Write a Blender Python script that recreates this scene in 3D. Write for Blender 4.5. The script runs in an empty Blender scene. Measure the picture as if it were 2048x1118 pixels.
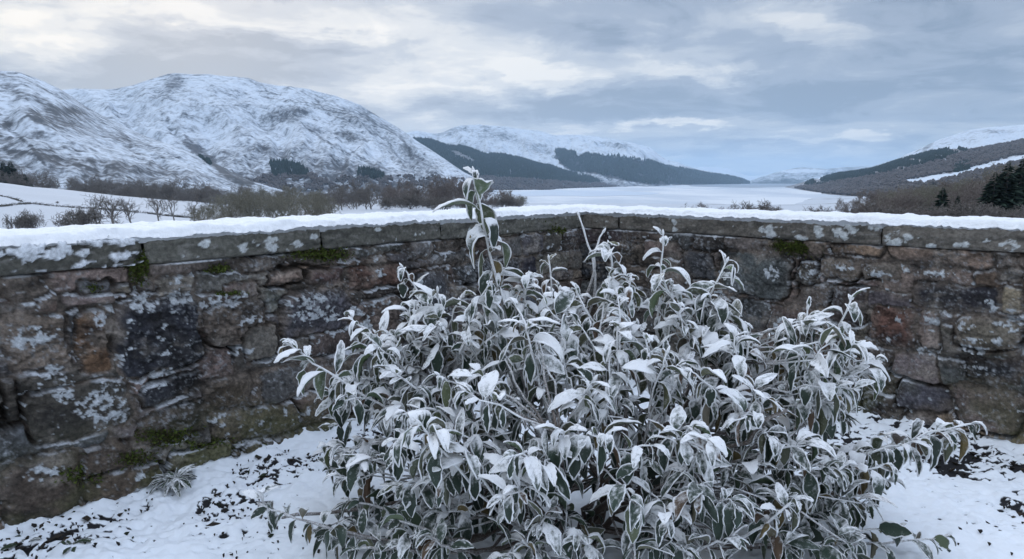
import bpy, math, random
import numpy as np
from mathutils import Vector

# ------------------------------------------------------------------ camera, sky, sun, exposure
SC = bpy.context.scene
COL = SC.collection
EYE = 1.2
FPX = 1350.0
PITCH = math.radians(8.3)
SP, CP = math.sin(PITCH), math.cos(PITCH)

cam_d = bpy.data.cameras.new('camera')
cam = bpy.data.objects.new('camera', cam_d)
COL.objects.link(cam)
cam.location = (0, 0, EYE)
cam.rotation_euler = (math.pi / 2 - PITCH, 0, 0)
cam_d.sensor_width = 36.0
cam_d.lens = 36.0 * FPX / 2048.0
cam_d.clip_start = 0.05
cam_d.clip_end = 90000
SC.camera = cam

SC.view_settings.view_transform = 'Standard'
SC.view_settings.look = 'None'
SC.view_settings.exposure = 0.0
SC.view_settings.gamma = 1.0
SC.render.film_transparent = False
SC.cycles.use_denoising = True
SC.cycles.max_bounces = 8
SC.cycles.volume_bounces = 1
SC.cycles.diffuse_bounces = 4

SUN_AZ = math.radians(-25)      # ahead and a little to the left
SUN_EL = math.radians(22)
sun_d = bpy.data.lights.new('sun', 'SUN')
sun_d.energy = 0.7
sun_d.angle = math.radians(30)
sun_d.color = (1.0, 0.95, 0.88)
sun = bpy.data.objects.new('sun', sun_d)
COL.objects.link(sun)
sdir = Vector((math.sin(SUN_AZ) * math.cos(SUN_EL), math.cos(SUN_AZ) * math.cos(SUN_EL), math.sin(SUN_EL)))
sun.rotation_euler = (-sdir).to_track_quat('-Z', 'Y').to_euler()
sun.location = (-20, 40, 60)


# ---- pixel <-> world helpers
def ray(px, py):
    a = (px - 1024.0) / FPX
    b = (559.0 - py) / FPX
    return np.array([a, CP + b * SP, -SP + b * CP])


def at_y(px, py, y):
    d = ray(px, py)
    return np.array([0, 0, EYE]) + d * (y / d[1])


def at_z(px, py, z):
    d = ray(px, py)
    return np.array([0, 0, EYE]) + d * ((z - EYE) / d[2])


def azel(px, py):
    d = ray(px, py)
    return math.atan2(d[0], d[1]), d[2] / math.hypot(d[0], d[1])


def proj(P):
    P = np.asarray(P, float)
    x, y, z = P[..., 0], P[..., 1], P[..., 2] - EYE
    dep = y * CP - z * SP
    up = y * SP + z * CP
    dep = np.where(dep < 1e-3, 1e-3, dep)
    return 1024 + FPX * x / dep, 559 - FPX * up / dep


# ------------------------------------------------------------------ node helpers
class NT:
    def __init__(s, tree):
        s.t = tree
        s.n = tree.nodes
        s.l = tree.links

    def node(s, kind, **kw):
        n = s.n.new(kind)
        for k, v in kw.items():
            setattr(n, k, v)
        return n

    def set(s, n, **inp):
        for k, v in inp.items():
            key = int(k[1:]) if k[0] == 'i' and k[1:].isdigit() else k.replace('_', ' ')
            sock = n.inputs[key]
            if hasattr(v, 'is_output') or hasattr(v, 'links'):
                s.l.new(v, sock)
            else:
                sock.default_value = v
        return n

    def math(s, op, a, b=None, c=None, clamp=False):
        n = s.node('ShaderNodeMath', operation=op, use_clamp=clamp)
        for i, v in enumerate((a, b, c)):
            if v is None:
                continue
            if isinstance(v, (int, float)):
                n.inputs[i].default_value = v
            else:
                s.l.new(v, n.inputs[i])
        return n.outputs[0]

    def maprange(s, v, a, b, c=0.0, d=1.0, smooth=True):
        n = s.node('ShaderNodeMapRange')
        n.interpolation_type = 'SMOOTHSTEP' if smooth else 'LINEAR'
        s.l.new(v, n.inputs[0])
        for i, q in enumerate((a, b, c, d)):
            n.inputs[i + 1].default_value = q
        return n.outputs[0]

    def noise(s, vec, scale, detail=4, rough=.55, dist=0.0):
        n = s.node('ShaderNodeTexNoise')
        if vec is not None:
            s.l.new(vec, n.inputs['Vector'])
        n.inputs['Scale'].default_value = scale
        n.inputs['Detail'].default_value = detail
        n.inputs['Roughness'].default_value = rough
        n.inputs['Distortion'].default_value = dist
        return n.outputs['Fac']

    def mix(s, f, a, b, blend='MIX'):
        n = s.node('ShaderNodeMix', data_type='RGBA', blend_type=blend)
        for sock, v in ((n.inputs[0], f), (n.inputs[6], a), (n.inputs[7], b)):
            if isinstance(v, (int, float)):
                sock.default_value = v
            elif isinstance(v, tuple):
                sock.default_value = v if len(v) == 4 else v + (1,)
            else:
                s.l.new(v, sock)
        return n.outputs[2]

    def mapping(s, vec, scale=(1, 1, 1), loc=(0, 0, 0), rot=(0, 0, 0)):
        n = s.node('ShaderNodeMapping')
        s.l.new(vec, n.inputs[0])
        n.inputs['Location'].default_value = loc
        n.inputs['Rotation'].default_value = rot
        n.inputs['Scale'].default_value = scale
        return n.outputs[0]

    def attr(s, name):
        return s.node('ShaderNodeAttribute', attribute_name=name)


# ------------------------------------------------------------------ sky
def build_world():
    w = bpy.data.worlds.new('World')
    SC.world = w
    w.use_nodes = True
    nt = NT(w.node_tree)
    nt.n.clear()
    out = nt.node('ShaderNodeOutputWorld')
    bg = nt.node('ShaderNodeBackground')
    bg.inputs['Strength'].default_value = 0.1
    nt.l.new(bg.outputs[0], out.inputs[0])
    tc = nt.node('ShaderNodeTexCoord')
    sky = nt.node('ShaderNodeTexSky')
    sky.sky_type = 'NISHITA'
    sky.sun_disc = False
    sky.sun_elevation = SUN_EL
    sky.sun_rotation = SUN_AZ
    sky.air_density = 1.0
    sky.dust_density = 1.5
    nrm = nt.node('ShaderNodeVectorMath', operation='NORMALIZE')
    nt.l.new(tc.outputs['Generated'], nrm.inputs[0])
    sep = nt.node('ShaderNodeSeparateXYZ')
    nt.l.new(nrm.outputs[0], sep.inputs[0])
    az = nt.math('ARCTAN2', sep.outputs[0], sep.outputs[1])
    el = nt.math('ARCSINE', sep.outputs[2])
    com = nt.node('ShaderNodeCombineXYZ')
    nt.l.new(az, com.inputs[0])
    nt.l.new(el, com.inputs[1])
    P0 = com.outputs[0]
    # ragged cloud edges: warp the direction by noise of two sizes
    # noise is read from the direction vector flattened towards the horizon, so that it has no seam
    base = nt.mapping(nrm.outputs[0], scale=(1, 1, 3.2))

    def warpvec(scale, amt, off):
        n = nt.node('ShaderNodeTexNoise')
        m = nt.mapping(base, loc=(off, off * .7, 0))
        nt.l.new(m, n.inputs['Vector'])
        n.inputs['Scale'].default_value = scale
        n.inputs['Detail'].default_value = 6
        n.inputs['Roughness'].default_value = .6
        s = nt.node('ShaderNodeVectorMath', operation='SUBTRACT')
        nt.l.new(n.outputs['Color'], s.inputs[0])
        s.inputs[1].default_value = (.5, .5, .5)
        m = nt.node('ShaderNodeVectorMath', operation='MULTIPLY')
        nt.l.new(s.outputs[0], m.inputs[0])
        m.inputs[1].default_value = amt
        return m.outputs[0]
    add = nt.node('ShaderNodeVectorMath', operation='ADD')
    nt.l.new(P0, add.inputs[0])
    nt.l.new(warpvec(7, (.22, .085, 0), 3.0), add.inputs[1])
    P = add.outputs[0]
    # big light and dark banks of cloud: (px, py, half width, half height, amount, tilt)
    blobs = SKY_BLOBS
    tot = None
    for (px, py, hw, hh, amt, tilt) in blobs:
        a, e = azel(px, py)
        e = math.atan(e)
        sx, sy = FPX / hw, FPX / hh
        # mapping applies scale then rotation then location, so shift first
        sh = nt.node('ShaderNodeVectorMath', operation='SUBTRACT')
        nt.l.new(P, sh.inputs[0])
        sh.inputs[1].default_value = (a, e, 0)
        if tilt:
            sh2 = nt.mapping(sh.outputs[0], rot=(0, 0, math.radians(tilt)))
        else:
            sh2 = sh.outputs[0]
        ml = nt.node('ShaderNodeVectorMath', operation='MULTIPLY')
        nt.l.new(sh2, ml.inputs[0])
        ml.inputs[1].default_value = (sx, sy, 0)
        ln = nt.node('ShaderNodeVectorMath', operation='LENGTH')
        nt.l.new(ml.outputs[0], ln.inputs[0])
        v = nt.maprange(ln.outputs['Value'], 1.15, .45, 0, amt)
        tot = v if tot is None else nt.math('ADD', tot, v)
    # cloud texture lies on a flat layer overhead, so it packs into streaks towards the horizon
    den = nt.math('ADD', nt.math('MAXIMUM', sep.outputs[2], 0.0), .13)
    cp = nt.node('ShaderNodeCombineXYZ')
    nt.l.new(nt.math('DIVIDE', sep.outputs[0], den), cp.inputs[0])
    nt.l.new(nt.math('DIVIDE', sep.outputs[1], den), cp.inputs[1])
    n1 = nt.noise(nt.mapping(cp.outputs[0], loc=(3.1, 1.7, 0)), .9, 10, .60, .6)
    n2 = nt.noise(nt.mapping(cp.outputs[0], loc=(7.7, 4.2, 2)), 2.6, 9, .62, .9)
    n = nt.math('ADD', nt.math('MULTIPLY', nt.math('SUBTRACT', n1, .5), 1.45),
                nt.math('MULTIPLY', nt.math('SUBTRACT', n2, .5), .95))
    B = nt.math('ADD', nt.math('ADD', tot, n), .41)
    ramp = nt.node('ShaderNodeValToRGB')
    nt.l.new(B, ramp.inputs[0])
    cr = ramp.color_ramp
    cr.interpolation = 'EASE'
    stops = [(0.0, (.25, .312, .415)), (.25, (.36, .422, .53)), (.5, (.525, .575, .655)), (.75, (.745, .765, .79)), (1.0, (.94, .925, .895))]
    cr.elements[0].position = 0
    cr.elements[1].position = 1
    for p, c in stops[1:-1]:
        cr.elements.new(p)
    for e, (p, c) in zip(cr.elements, stops):
        e.position = p
        e.color = c + (1,)
    cloud = ramp.outputs[0]
    # warmth towards the hidden sun on the left, cooler on the right
    wm = nt.maprange(az, .1, -.75, 0, 1)
    cloud = nt.mix(nt.math('MULTIPLY', wm, .9), cloud, nt.mix(1.0, cloud, (1.0, .957, .885), 'MULTIPLY'))
    # overcast: brighter overhead
    zg = nt.maprange(el, .22, 1.1, SKY_LOW, SKY_ZEN)
    gain = nt.node('ShaderNodeVectorMath', operation='SCALE')
    nt.l.new(cloud, gain.inputs[0])
    nt.l.new(zg, gain.inputs['Scale'])
    blue = nt.mix(nt.maprange(el, .26, .9), gain.outputs[0], nt.mix(1.0, gain.outputs[0], (.97, 1.0, 1.07), 'MULTIPLY'))
    fin = nt.mix(.10, blue, sky.outputs[0])
    nt.l.new(fin, bg.inputs[0])


SKY_LOW, SKY_ZEN = 10.6, 33.0
SKY_BLOBS = [
    # light
    (90, 92, 230, 50, .40, 0), (260, 55, 300, 55, .22, 0), (830, 130, 330, 95, .36, 4), (640, 30, 420, 40, .20, 0),
    (1080, 155, 130, 28, .32, 6), (1340, 252, 115, 13, .55, 0), (1740, 268, 75, 17, .55, 0), (1400, 140, 130, 20, .22, 0),
    (1640, 52, 110, 35, .25, 20), (1290, 75, 60, 40, .18, 0), (830, 255, 130, 30, .12, 0), (1560, 325, 460, 34, .24, 0), (1080, 60, 90, 60, .14, 0),
    (1560, 280, 160, 9, .18, 0), (880, 195, 150, 22, .22, 0), (1150, 255, 70, 9, .18, 0), (940, 20, 260, 40, .12, 0),
    # dark
    (90, 150, 230, 44, -.46, 0), (480, 125, 300, 55, -.58, 0), (560, 78, 260, 24, -.32, 0), (300, 160, 160, 30, -.15, 0),
    (780, 215, 170, 30, -.24, -4), (1240, 70, 170, 34, -.26, 0), (1350, 205, 430, 44, -.34, 0), (1000, 215, 160, 26, -.20, 0),
    (1480, 95, 200, 40, -.16, 0), (1850, 150, 330, 90, -.14, 0), (1950, 40, 260, 80, -.12, 0), (1060, 25, 120, 40, -.18, 0),
    (1500, 300, 300, 10, -.16, 0), (955, 160, 45, 18, -.18, 0), (1350, 15, 300, 35, -.10, 0), (1900, 235, 220, 22, -.08, 0),
]
build_world()

# ------------------------------------------------------------------ numpy noise
RNG = np.random.default_rng(7)
random.seed(7)


def _hash(ix, iy, s):
    h = (ix.astype(np.int64) * 374761393 + iy.astype(np.int64) * 668265263 + s * 1442695041) & 0xFFFFFFFF
    h = ((h ^ (h >> 13)) * 1274126177) & 0xFFFFFFFF
    h = ((h ^ (h >> 16)) * 2246822519) & 0xFFFFFFFF
    return (h ^ (h >> 15)) & 0xFFFFFF


def perlin(x, y, s=0):
    x = np.asarray(x, float)
    y = np.asarray(y, float)
    xi = np.floor(x).astype(np.int64)
    yi = np.floor(y).astype(np.int64)
    xf, yf = x - xi, y - yi
    u = xf * xf * xf * (xf * (xf * 6 - 15) + 10)
    v = yf * yf * yf * (yf * (yf * 6 - 15) + 10)

    def g(dx, dy):
        a = _hash(xi + dx, yi + dy, s) * (2 * math.pi / 0x1000000)
        return np.cos(a) * (xf - dx) + np.sin(a) * (yf - dy)
    a = g(0, 0) * (1 - u) + g(1, 0) * u
    b = g(0, 1) * (1 - u) + g(1, 1) * u
    return (a * (1 - v) + b * v) * 1.5


def fbm(x, y, o=4, s=0, gain=.5):
    t = 0
    a = 1.0
    n = 0
    for i in range(o):
        f = 2.03 ** i
        t = t + a * perlin(x * f + 17.3 * i, y * f - 9.1 * i, s + i * 31)
        n += a
        a *= gain
    return t / n * 1.4


def ss(a, b, x):
    t = np.clip((x - a) / (b - a), 0, 1)
    return t * t * (3 - 2 * t)


def inpoly(x, y, poly):
    c = np.zeros(np.shape(x), bool)
    n = len(poly)
    for i in range(n):
        x0, y0 = poly[i]
        x1, y1 = poly[(i + 1) % n]
        if y0 == y1:
            continue
        cond = ((y0 > y) != (y1 > y)) & (x < (x1 - x0) * (y - y0) / (y1 - y0) + x0)
        c ^= cond
    return c


# ------------------------------------------------------------------ mesh helpers
def mesh_np(name, V, Q=None, T=None, mat=None, parent=None, smooth=True, attrs=None, loc=None):
    V = np.ascontiguousarray(V, np.float32).reshape(-1, 3)
    me = bpy.data.meshes.new(name)
    nq = 0 if Q is None else len(Q)
    ntr = 0 if T is None else len(T)
    me.vertices.add(len(V))
    me.vertices.foreach_set('co', V.ravel())
    li = []
    if nq:
        li.append(np.asarray(Q, np.int32).ravel())
    if ntr:
        li.append(np.asarray(T, np.int32).ravel())
    li = np.concatenate(li)
    me.loops.add(len(li))
    me.loops.foreach_set('vertex_index', li)
    me.polygons.add(nq + ntr)
    starts = np.concatenate([np.arange(nq) * 4, nq * 4 + np.arange(ntr) * 3]).astype(np.int32)
    me.polygons.foreach_set('loop_start', starts)
    me.update(calc_edges=True)
    me.polygons.foreach_set('use_smooth', np.full(nq + ntr, smooth))
    if attrs:
        for k, a in attrs.items():
            a = np.asarray(a, np.float32)
            if a.ndim == 2:
                at = me.attributes.new(k, 'FLOAT_COLOR', 'POINT')
                c = np.ones((len(V), 4), np.float32)
                c[:, :3] = a
                at.data.foreach_set('color', c.ravel())
            else:
                at = me.attributes.new(k, 'FLOAT', 'POINT')
                at.data.foreach_set('value', np.ascontiguousarray(a))
    me.validate()
    if mat:
        me.materials.append(mat)
    o = bpy.data.objects.new(name, me)
    COL.objects.link(o)
    if parent is not None:
        o.parent = parent
    if loc is not None:
        o.location = loc
    return o


def gridq(nu, nv, off=0):
    i = np.arange((nu - 1) * (nv - 1))
    a = (i // (nv - 1)) * nv + i % (nv - 1) + off
    return np.stack([a, a + nv, a + nv + 1, a + 1], 1)


def tag(o, label=None, cat=None, group=None, kind=None):
    if label:
        o['label'] = label
    if cat:
        o['category'] = cat
    if group:
        o['group'] = group
    if kind:
        o['kind'] = kind
    return o


def empty(name, loc=(0, 0, 0)):
    o = bpy.data.objects.new(name, None)
    COL.objects.link(o)
    o.location = loc
    o.empty_display_size = .1
    return o


class Tubes:
    """collects tapered tubes (n-sided) into one mesh"""

    def __init__(s, sides=5):
        s.V, s.Q, s.T, s.F, s.n, s.k = [], [], [], [], 0, sides

    def add(s, pts, radii, frost=.4):
        pts = np.asarray(pts, float)
        m = len(pts)
        tang = np.gradient(pts, axis=0)
        tang /= np.linalg.norm(tang, axis=1)[:, None] + 1e-9
        ref = np.array([0.31, .17, .93]) if abs(tang[0][2]) < .9 else np.array([1., .1, 0])
        a = np.cross(tang, ref)
        a /= np.linalg.norm(a, axis=1)[:, None] + 1e-9
        b = np.cross(tang, a)
        ang = np.arange(s.k) * 2 * math.pi / s.k
        r = np.broadcast_to(np.asarray(radii, float), (m,))
        ring = pts[:, None, :] + r[:, None, None] * (np.cos(ang)[None, :, None] * a[:, None, :] + np.sin(ang)[None, :, None] * b[:, None, :])
        s.V.append(ring.reshape(-1, 3))
        s.F.append(np.full(m * s.k, frost) if np.isscalar(frost) else np.repeat(np.asarray(frost), s.k))
        i = np.arange(m - 1)[:, None] * s.k
        j = np.arange(s.k)[None, :]
        j2 = (j + 1) % s.k
        q = np.stack([i + j, i + j2, i + s.k + j2, i + s.k + j], -1).reshape(-1, 4) + s.n
        s.Q.append(q)
        e = s.n + (m - 1) * s.k
        for t in range(1, s.k - 1):
            s.T.append([e, e + t, e + t + 1])
        s.n += m * s.k

    def arrays(s):
        return np.concatenate(s.V), np.concatenate(s.Q), np.array(s.T), np.concatenate(s.F)


# ------------------------------------------------------------------ materials
def new_mat(name):
    m = bpy.data.materials.new(name)
    m.use_nodes = True
    nt = NT(m.node_tree)
    nt.n.clear()
    out = nt.node('ShaderNodeOutputMaterial')
    b = nt.node('ShaderNodeBsdfPrincipled')
    nt.l.new(b.outputs[0], out.inputs[0])
    b.inputs['Roughness'].default_value = .85
    b.inputs['Specular IOR Level'].default_value = .25
    return m, nt, b


def bump(nt, b, h, strength=.5, dist=.01):
    n = nt.node('ShaderNodeBump')
    n.inputs['Strength'].default_value = strength
    n.inputs['Distance'].default_value = dist
    nt.l.new(h, n.inputs['Height'])
    nt.l.new(n.outputs[0], b.inputs['Normal'])


def mat_attr_col(name, vary=.35, nscale=60, bstr=.5, bdist=.004, rough=.9):
    """albedo from the mesh's own colour attribute, broken up by fine grain"""
    m, nt, b = new_mat(name)
    at = nt.attr('col')
    tc = nt.node('ShaderNodeTexCoord')
    n = nt.noise(tc.outputs['Object'], nscale, 6, .65)
    n2 = nt.noise(tc.outputs['Object'], nscale * 5, 4, .7)
    f = nt.math('ADD', nt.maprange(n, .25, .75, 1 - vary, 1 + vary, False), nt.math('MULTIPLY', nt.math('SUBTRACT', n2, .5), vary * 1.6))
    sc = nt.node('ShaderNodeVectorMath', operation='SCALE')
    nt.l.new(at.outputs['Color'], sc.inputs[0])
    nt.l.new(f, sc.inputs['Scale'])
    nt.l.new(sc.outputs[0], b.inputs['Base Color'])
    b.inputs['Roughness'].default_value = rough
    bump(nt, b, nt.math('ADD', n, nt.math('MULTIPLY', n2, .4)), bstr, bdist)
    return m


def mat_snow(name, scale=40, col=(.80, .83, .87), bdist=.006):
    m, nt, b = new_mat(name)
    tc = nt.node('ShaderNodeTexCoord')
    n = nt.noise(tc.outputs['Object'], scale, 6, .6)
    n2 = nt.noise(tc.outputs['Object'], scale * 6, 3, .6)
    c = nt.mix(nt.maprange(n, .3, .7), tuple(x * .94 for x in col), col)
    nt.l.new(c, b.inputs['Base Color'])
    b.inputs['Roughness'].default_value = .7
    bump(nt, b, nt.math('ADD', n, nt.math('MULTIPLY', n2, .35)), .6, bdist)
    return m


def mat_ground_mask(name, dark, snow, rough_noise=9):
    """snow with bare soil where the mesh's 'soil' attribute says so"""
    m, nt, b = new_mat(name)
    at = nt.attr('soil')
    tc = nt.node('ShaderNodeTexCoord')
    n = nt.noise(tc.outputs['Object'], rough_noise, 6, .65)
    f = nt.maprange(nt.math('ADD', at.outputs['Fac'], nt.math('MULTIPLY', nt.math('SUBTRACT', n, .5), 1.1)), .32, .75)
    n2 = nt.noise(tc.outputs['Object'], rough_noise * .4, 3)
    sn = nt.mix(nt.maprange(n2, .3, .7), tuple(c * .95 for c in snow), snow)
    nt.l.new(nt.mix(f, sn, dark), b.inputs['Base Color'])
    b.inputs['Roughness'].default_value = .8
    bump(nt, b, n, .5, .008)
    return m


def mat_plain(name, col, vary=.3, scale=3.0, rough=.9):
    m, nt, b = new_mat(name)
    tc = nt.node('ShaderNodeTexCoord')
    n = nt.noise(tc.outputs['Object'], scale, 4, .6)
    c = nt.mix(nt.maprange(n, .25, .75), tuple(x * (1 - vary) for x in col), tuple(x * (1 + vary) for x in col))
    nt.l.new(c, b.inputs['Base Color'])
    b.inputs['Roughness'].default_value = rough
    return m


def mat_plant():
    """leaf and twig: own colour under a crust of rime given by the 'frost' attribute"""
    m, nt, b = new_mat('frosted_plant')
    co = nt.attr('col')
    fr = nt.attr('frost')
    tc = nt.node('ShaderNodeTexCoord')
    ob = tc.outputs['Object']
    n = nt.noise(ob, 150, 5, .7)
    n2 = nt.noise(ob, 520, 4, .75)
    f0 = nt.math('ADD', fr.outputs['Fac'], nt.math('ADD', nt.math('MULTIPLY', nt.math('SUBTRACT', n, .5), .85), nt.math('MULTIPLY', nt.math('SUBTRACT', n2, .5), .5)))
    f = nt.maprange(f0, .2, .85)
    grain = nt.maprange(n2, .3, .7, .88, 1.06, False)
    rime = nt.node('ShaderNodeVectorMath', operation='SCALE')
    rime.inputs[0].default_value = (.86, .87, .88)
    nt.l.new(grain, rime.inputs['Scale'])
    nt.l.new(nt.mix(f, co.outputs['Color'], rime.outputs[0]), b.inputs['Base Color'])
    nt.l.new(nt.maprange(f, 0, 1, .42, .85), b.inputs['Roughness'])
    b.inputs['Specular IOR Level'].default_value = .35
    bump(nt, b, nt.math('ADD', n, nt.math('MULTIPLY', n2, .7)), .7, .003)
    return m


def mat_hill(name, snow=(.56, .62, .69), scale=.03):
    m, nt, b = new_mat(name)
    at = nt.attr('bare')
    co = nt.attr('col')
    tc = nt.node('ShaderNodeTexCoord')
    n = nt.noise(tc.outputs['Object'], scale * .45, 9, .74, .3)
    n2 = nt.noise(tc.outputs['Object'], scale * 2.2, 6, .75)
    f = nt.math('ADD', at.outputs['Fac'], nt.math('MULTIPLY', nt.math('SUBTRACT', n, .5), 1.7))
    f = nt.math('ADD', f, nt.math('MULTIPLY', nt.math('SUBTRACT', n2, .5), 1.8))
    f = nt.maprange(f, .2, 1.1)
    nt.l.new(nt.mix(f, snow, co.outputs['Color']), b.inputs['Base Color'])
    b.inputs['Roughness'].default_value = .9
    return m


M = {}
M['stone'] = mat_attr_col('rubble_stone', .55, 75, 1.0, .007)
M['coping'] = mat_attr_col('coping_sandstone', .5, 60, 1.0, .007)
M['snow'] = mat_snow('wall_snow', 60, (.84, .86, .88), .010)
M['ground'] = mat_ground_mask('snowy_soil', (.016, .016, .018), (.80, .84, .88), 30)
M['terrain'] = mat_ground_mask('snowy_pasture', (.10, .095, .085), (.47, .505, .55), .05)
M['plant'] = mat_plant()
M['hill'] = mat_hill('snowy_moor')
M['moss'] = mat_attr_col('moss', .4, 90, .3, .003)
M['bark'] = mat_plain('bare_twigs', (.15, .136, .124))
M['bark_brown'] = mat_plain('brown_twigs', (.165, .14, .126))
M['bark_pale'] = mat_plain('pale_twigs', (.17, .16, .125))
M['needles'] = mat_plain('conifer_needles', (.028, .048, .033), .5, .6)
M['far_needles'] = mat_plain('plantation_needles', (.024, .04, .036), .35, .02)
M['far_brown'] = mat_plain('birch_wood_twigs', (.105, .095, .094), .35, .02)
M['hedge'] = mat_plain('hedge_twigs', (.07, .065, .055))


# ------------------------------------------------------------------ valley ground
def base_z(r):
    return np.interp(r, [0, 9, 60, 180, 440, 800, 1300, 1500, 60000], [-.6, -.9, -4.0, -9.5, -14.5, -25.5, -40.4, -41, -41])


CREST = [(-300, 330), (0, 365), (60, 373), (110, 377), (170, 385), (250, 395), (320, 403), (400, 412), (480, 421), (520, 424)]
CR_A = np.array([azel(x, y)[0] for x, y in CREST])
CR_E = np.array([azel(x, y)[1] for x, y in CREST])


def terrain_z(x, y):
    r = np.hypot(x, y)
    a = np.arctan2(x, y)
    zb = base_z(r)
    ce = np.interp(a, CR_A, CR_E)
    zc = EYE + 450 * ce
    # near field on the left: rises to a crest about 450 m out, falls away behind
    zf = np.interp(r, [0, 9, 60, 180], [-.6, -.9, -4.2, -10.2])
    t = ss(170, 450, r)
    zf = zf * (1 - t) + zc * t
    t2 = ss(455, 800, r)
    zf = zf * (1 - t2) + np.minimum(zb, zc) * t2
    w = 1 - ss(azel(380, 380)[0], azel(560, 380)[0], a)
    z = zb * (1 - w) + zf * w
    # rising ground on the right, under the near wood
    ar = ss(azel(1560, 400)[0], azel(2048, 400)[0], a)
    rise = np.interp(r, [0, 60, 180, 400, 700, 1400, 2200], [0, 0, 1.0, 5, 13, 34, 0])
    z = z + ar * rise
    z = z + fbm(x / 60, y / 60, 3, 5) * np.interp(r, [0, 60, 400, 1500, 2500], [0, .15, 1.2, .3, 0.0]) * .8
    return z


def hit(px, py, rmin=20, rmax=2500):
    """where the sight line through a point meets the ground"""
    d = ray(px, py)
    h = math.hypot(d[0], d[1])
    rs = np.geomspace(rmin, rmax, 1500)
    X, Y, Z = d[0] / h * rs, d[1] / h * rs, EYE + d[2] / h * rs
    g = terrain_z(X, Y)
    k = np.nonzero(Z <= g)[0]
    k = k[0] if len(k) else len(rs) - 1
    return np.array([X[k], Y[k], g[k]])


def on_ground(px, r):
    a = azel(px, 380)[0]
    x, y = math.sin(a) * r, math.cos(a) * r
    return np.array([x, y, float(terrain_z(np.array(x), np.array(y)))])


def build_terrain():
    na = 360
    rr = np.concatenate([np.geomspace(6.0, 60, 60), np.geomspace(62, 3000, 170), np.geomspace(3100, 40000, 30)])
    aa = np.linspace(math.radians(-75), math.radians(75), na)
    A, R = np.meshgrid(aa, rr, indexing='ij')
    X, Y = np.sin(A) * R, np.cos(A) * R
    Z = terrain_z(X, Y)
    soil = .5 * fbm(X / 40, Y / 40, 4, 77) * ss(480, 800, R) + .12 * ss(480, 900, R)
    soil = soil + .5 * ss(.1, .5, fbm(X / 160, Y / 160, 3, 78)) * ss(600, 1100, R)
    ar = ss(azel(1700, 400)[0], azel(1800, 400)[0], A)
    soil = soil + ar * .55 * ss(100, 200, R)
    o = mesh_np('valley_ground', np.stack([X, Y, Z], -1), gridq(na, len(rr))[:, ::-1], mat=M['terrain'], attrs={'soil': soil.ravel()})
    tag(o, 'snow covered valley floor and pasture beyond the garden wall', 'ground', kind='structure')


build_terrain()


# ------------------------------------------------------------------ loch
def sheet(name, poly, z, mat, label, cat, dens=1):
    pts = []
    for i in range(len(poly)):
        p, q = np.array(poly[i], float), np.array(poly[(i + 1) % len(poly)], float)
        n = max(1, int(np.linalg.norm(p - q) / 18))
        for k in range(n):
            pts.append(p + (q - p) * k / n)
    V = np.array([at_z(px, py, z) for px, py in pts])
    me = bpy.data.meshes.new(name)
    me.from_pydata(V.tolist(), [], [list(range(len(V)))])
    me.materials.append(mat)
    o = bpy.data.objects.new(name, me)
    COL.objects.link(o)
    if me.polygons[0].normal.z < 0:
        me.flip_normals()
    return tag(o, label, cat, kind='structure')


def build_loch():
    m, nt, b = new_mat('snowed_ice')
    tc = nt.node('ShaderNodeTexCoord')
    n = nt.noise(nt.mapping(tc.outputs['Object'], scale=(.004, .0012, 1)), 1.0, 5, .6)
    nt.l.new(nt.mix(nt.maprange(n, .40, .62), (.60, .63, .66), (.44, .49, .55)), b.inputs['Base Color'])
    b.inputs['Roughness'].default_value = .75
    ice = [(985, 420), (985, 388), (1005, 381), (1100, 378), (1240, 374.5), (1300, 369.5), (1400, 367), (1500, 365.2), (1592, 365.2),
           (1588, 373.5), (1640, 376.5), (1643, 388), (1700, 392), (1760, 396), (1800, 402), (1800, 420)]
    sheet('frozen_loch', ice, -40.0, m, 'white snow covered ice on the long loch', 'loch')
    m2, nt, b = new_mat('open_water')
    tc = nt.node('ShaderNodeTexCoord')
    n = nt.noise(nt.mapping(tc.outputs['Object'], scale=(.02, .05, 1)), 1.0, 4, .6)
    nt.l.new(nt.mix(n, (.16, .20, .25), (.24, .29, .35)), b.inputs['Base Color'])
    b.inputs['Roughness'].default_value = .35
    sheet('loch_water', [(1372, 368.8), (1480, 366.6), (1590, 366.2), (1589, 374), (1500, 375.6), (1440, 374.3), (1385, 373.2)], -39.6, m2,
          'grey open water at the far end of the loch', 'water')
    m3, nt, b = new_mat('thin_grey_ice')
    tc = nt.node('ShaderNodeTexCoord')
    n = nt.noise(nt.mapping(tc.outputs['Object'], scale=(.01, .004, 1)), 1.0, 4, .6)
    nt.l.new(nt.mix(n, (.42, .49, .58), (.52, .59, .67)), b.inputs['Base Color'])
    b.inputs['Roughness'].default_value = .5
    sheet('thin_ice', [(985, 385), (1110, 380.5), (1230, 381), (1322, 386), (1300, 389.5), (1200, 392.5), (1100, 391.5), (985, 393)], -39.6, m3,
          'grey patch of thin bare ice on the near left side of the loch', 'ice')


build_loch()


# ------------------------------------------------------------------ hills
HILLS = {}


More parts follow.
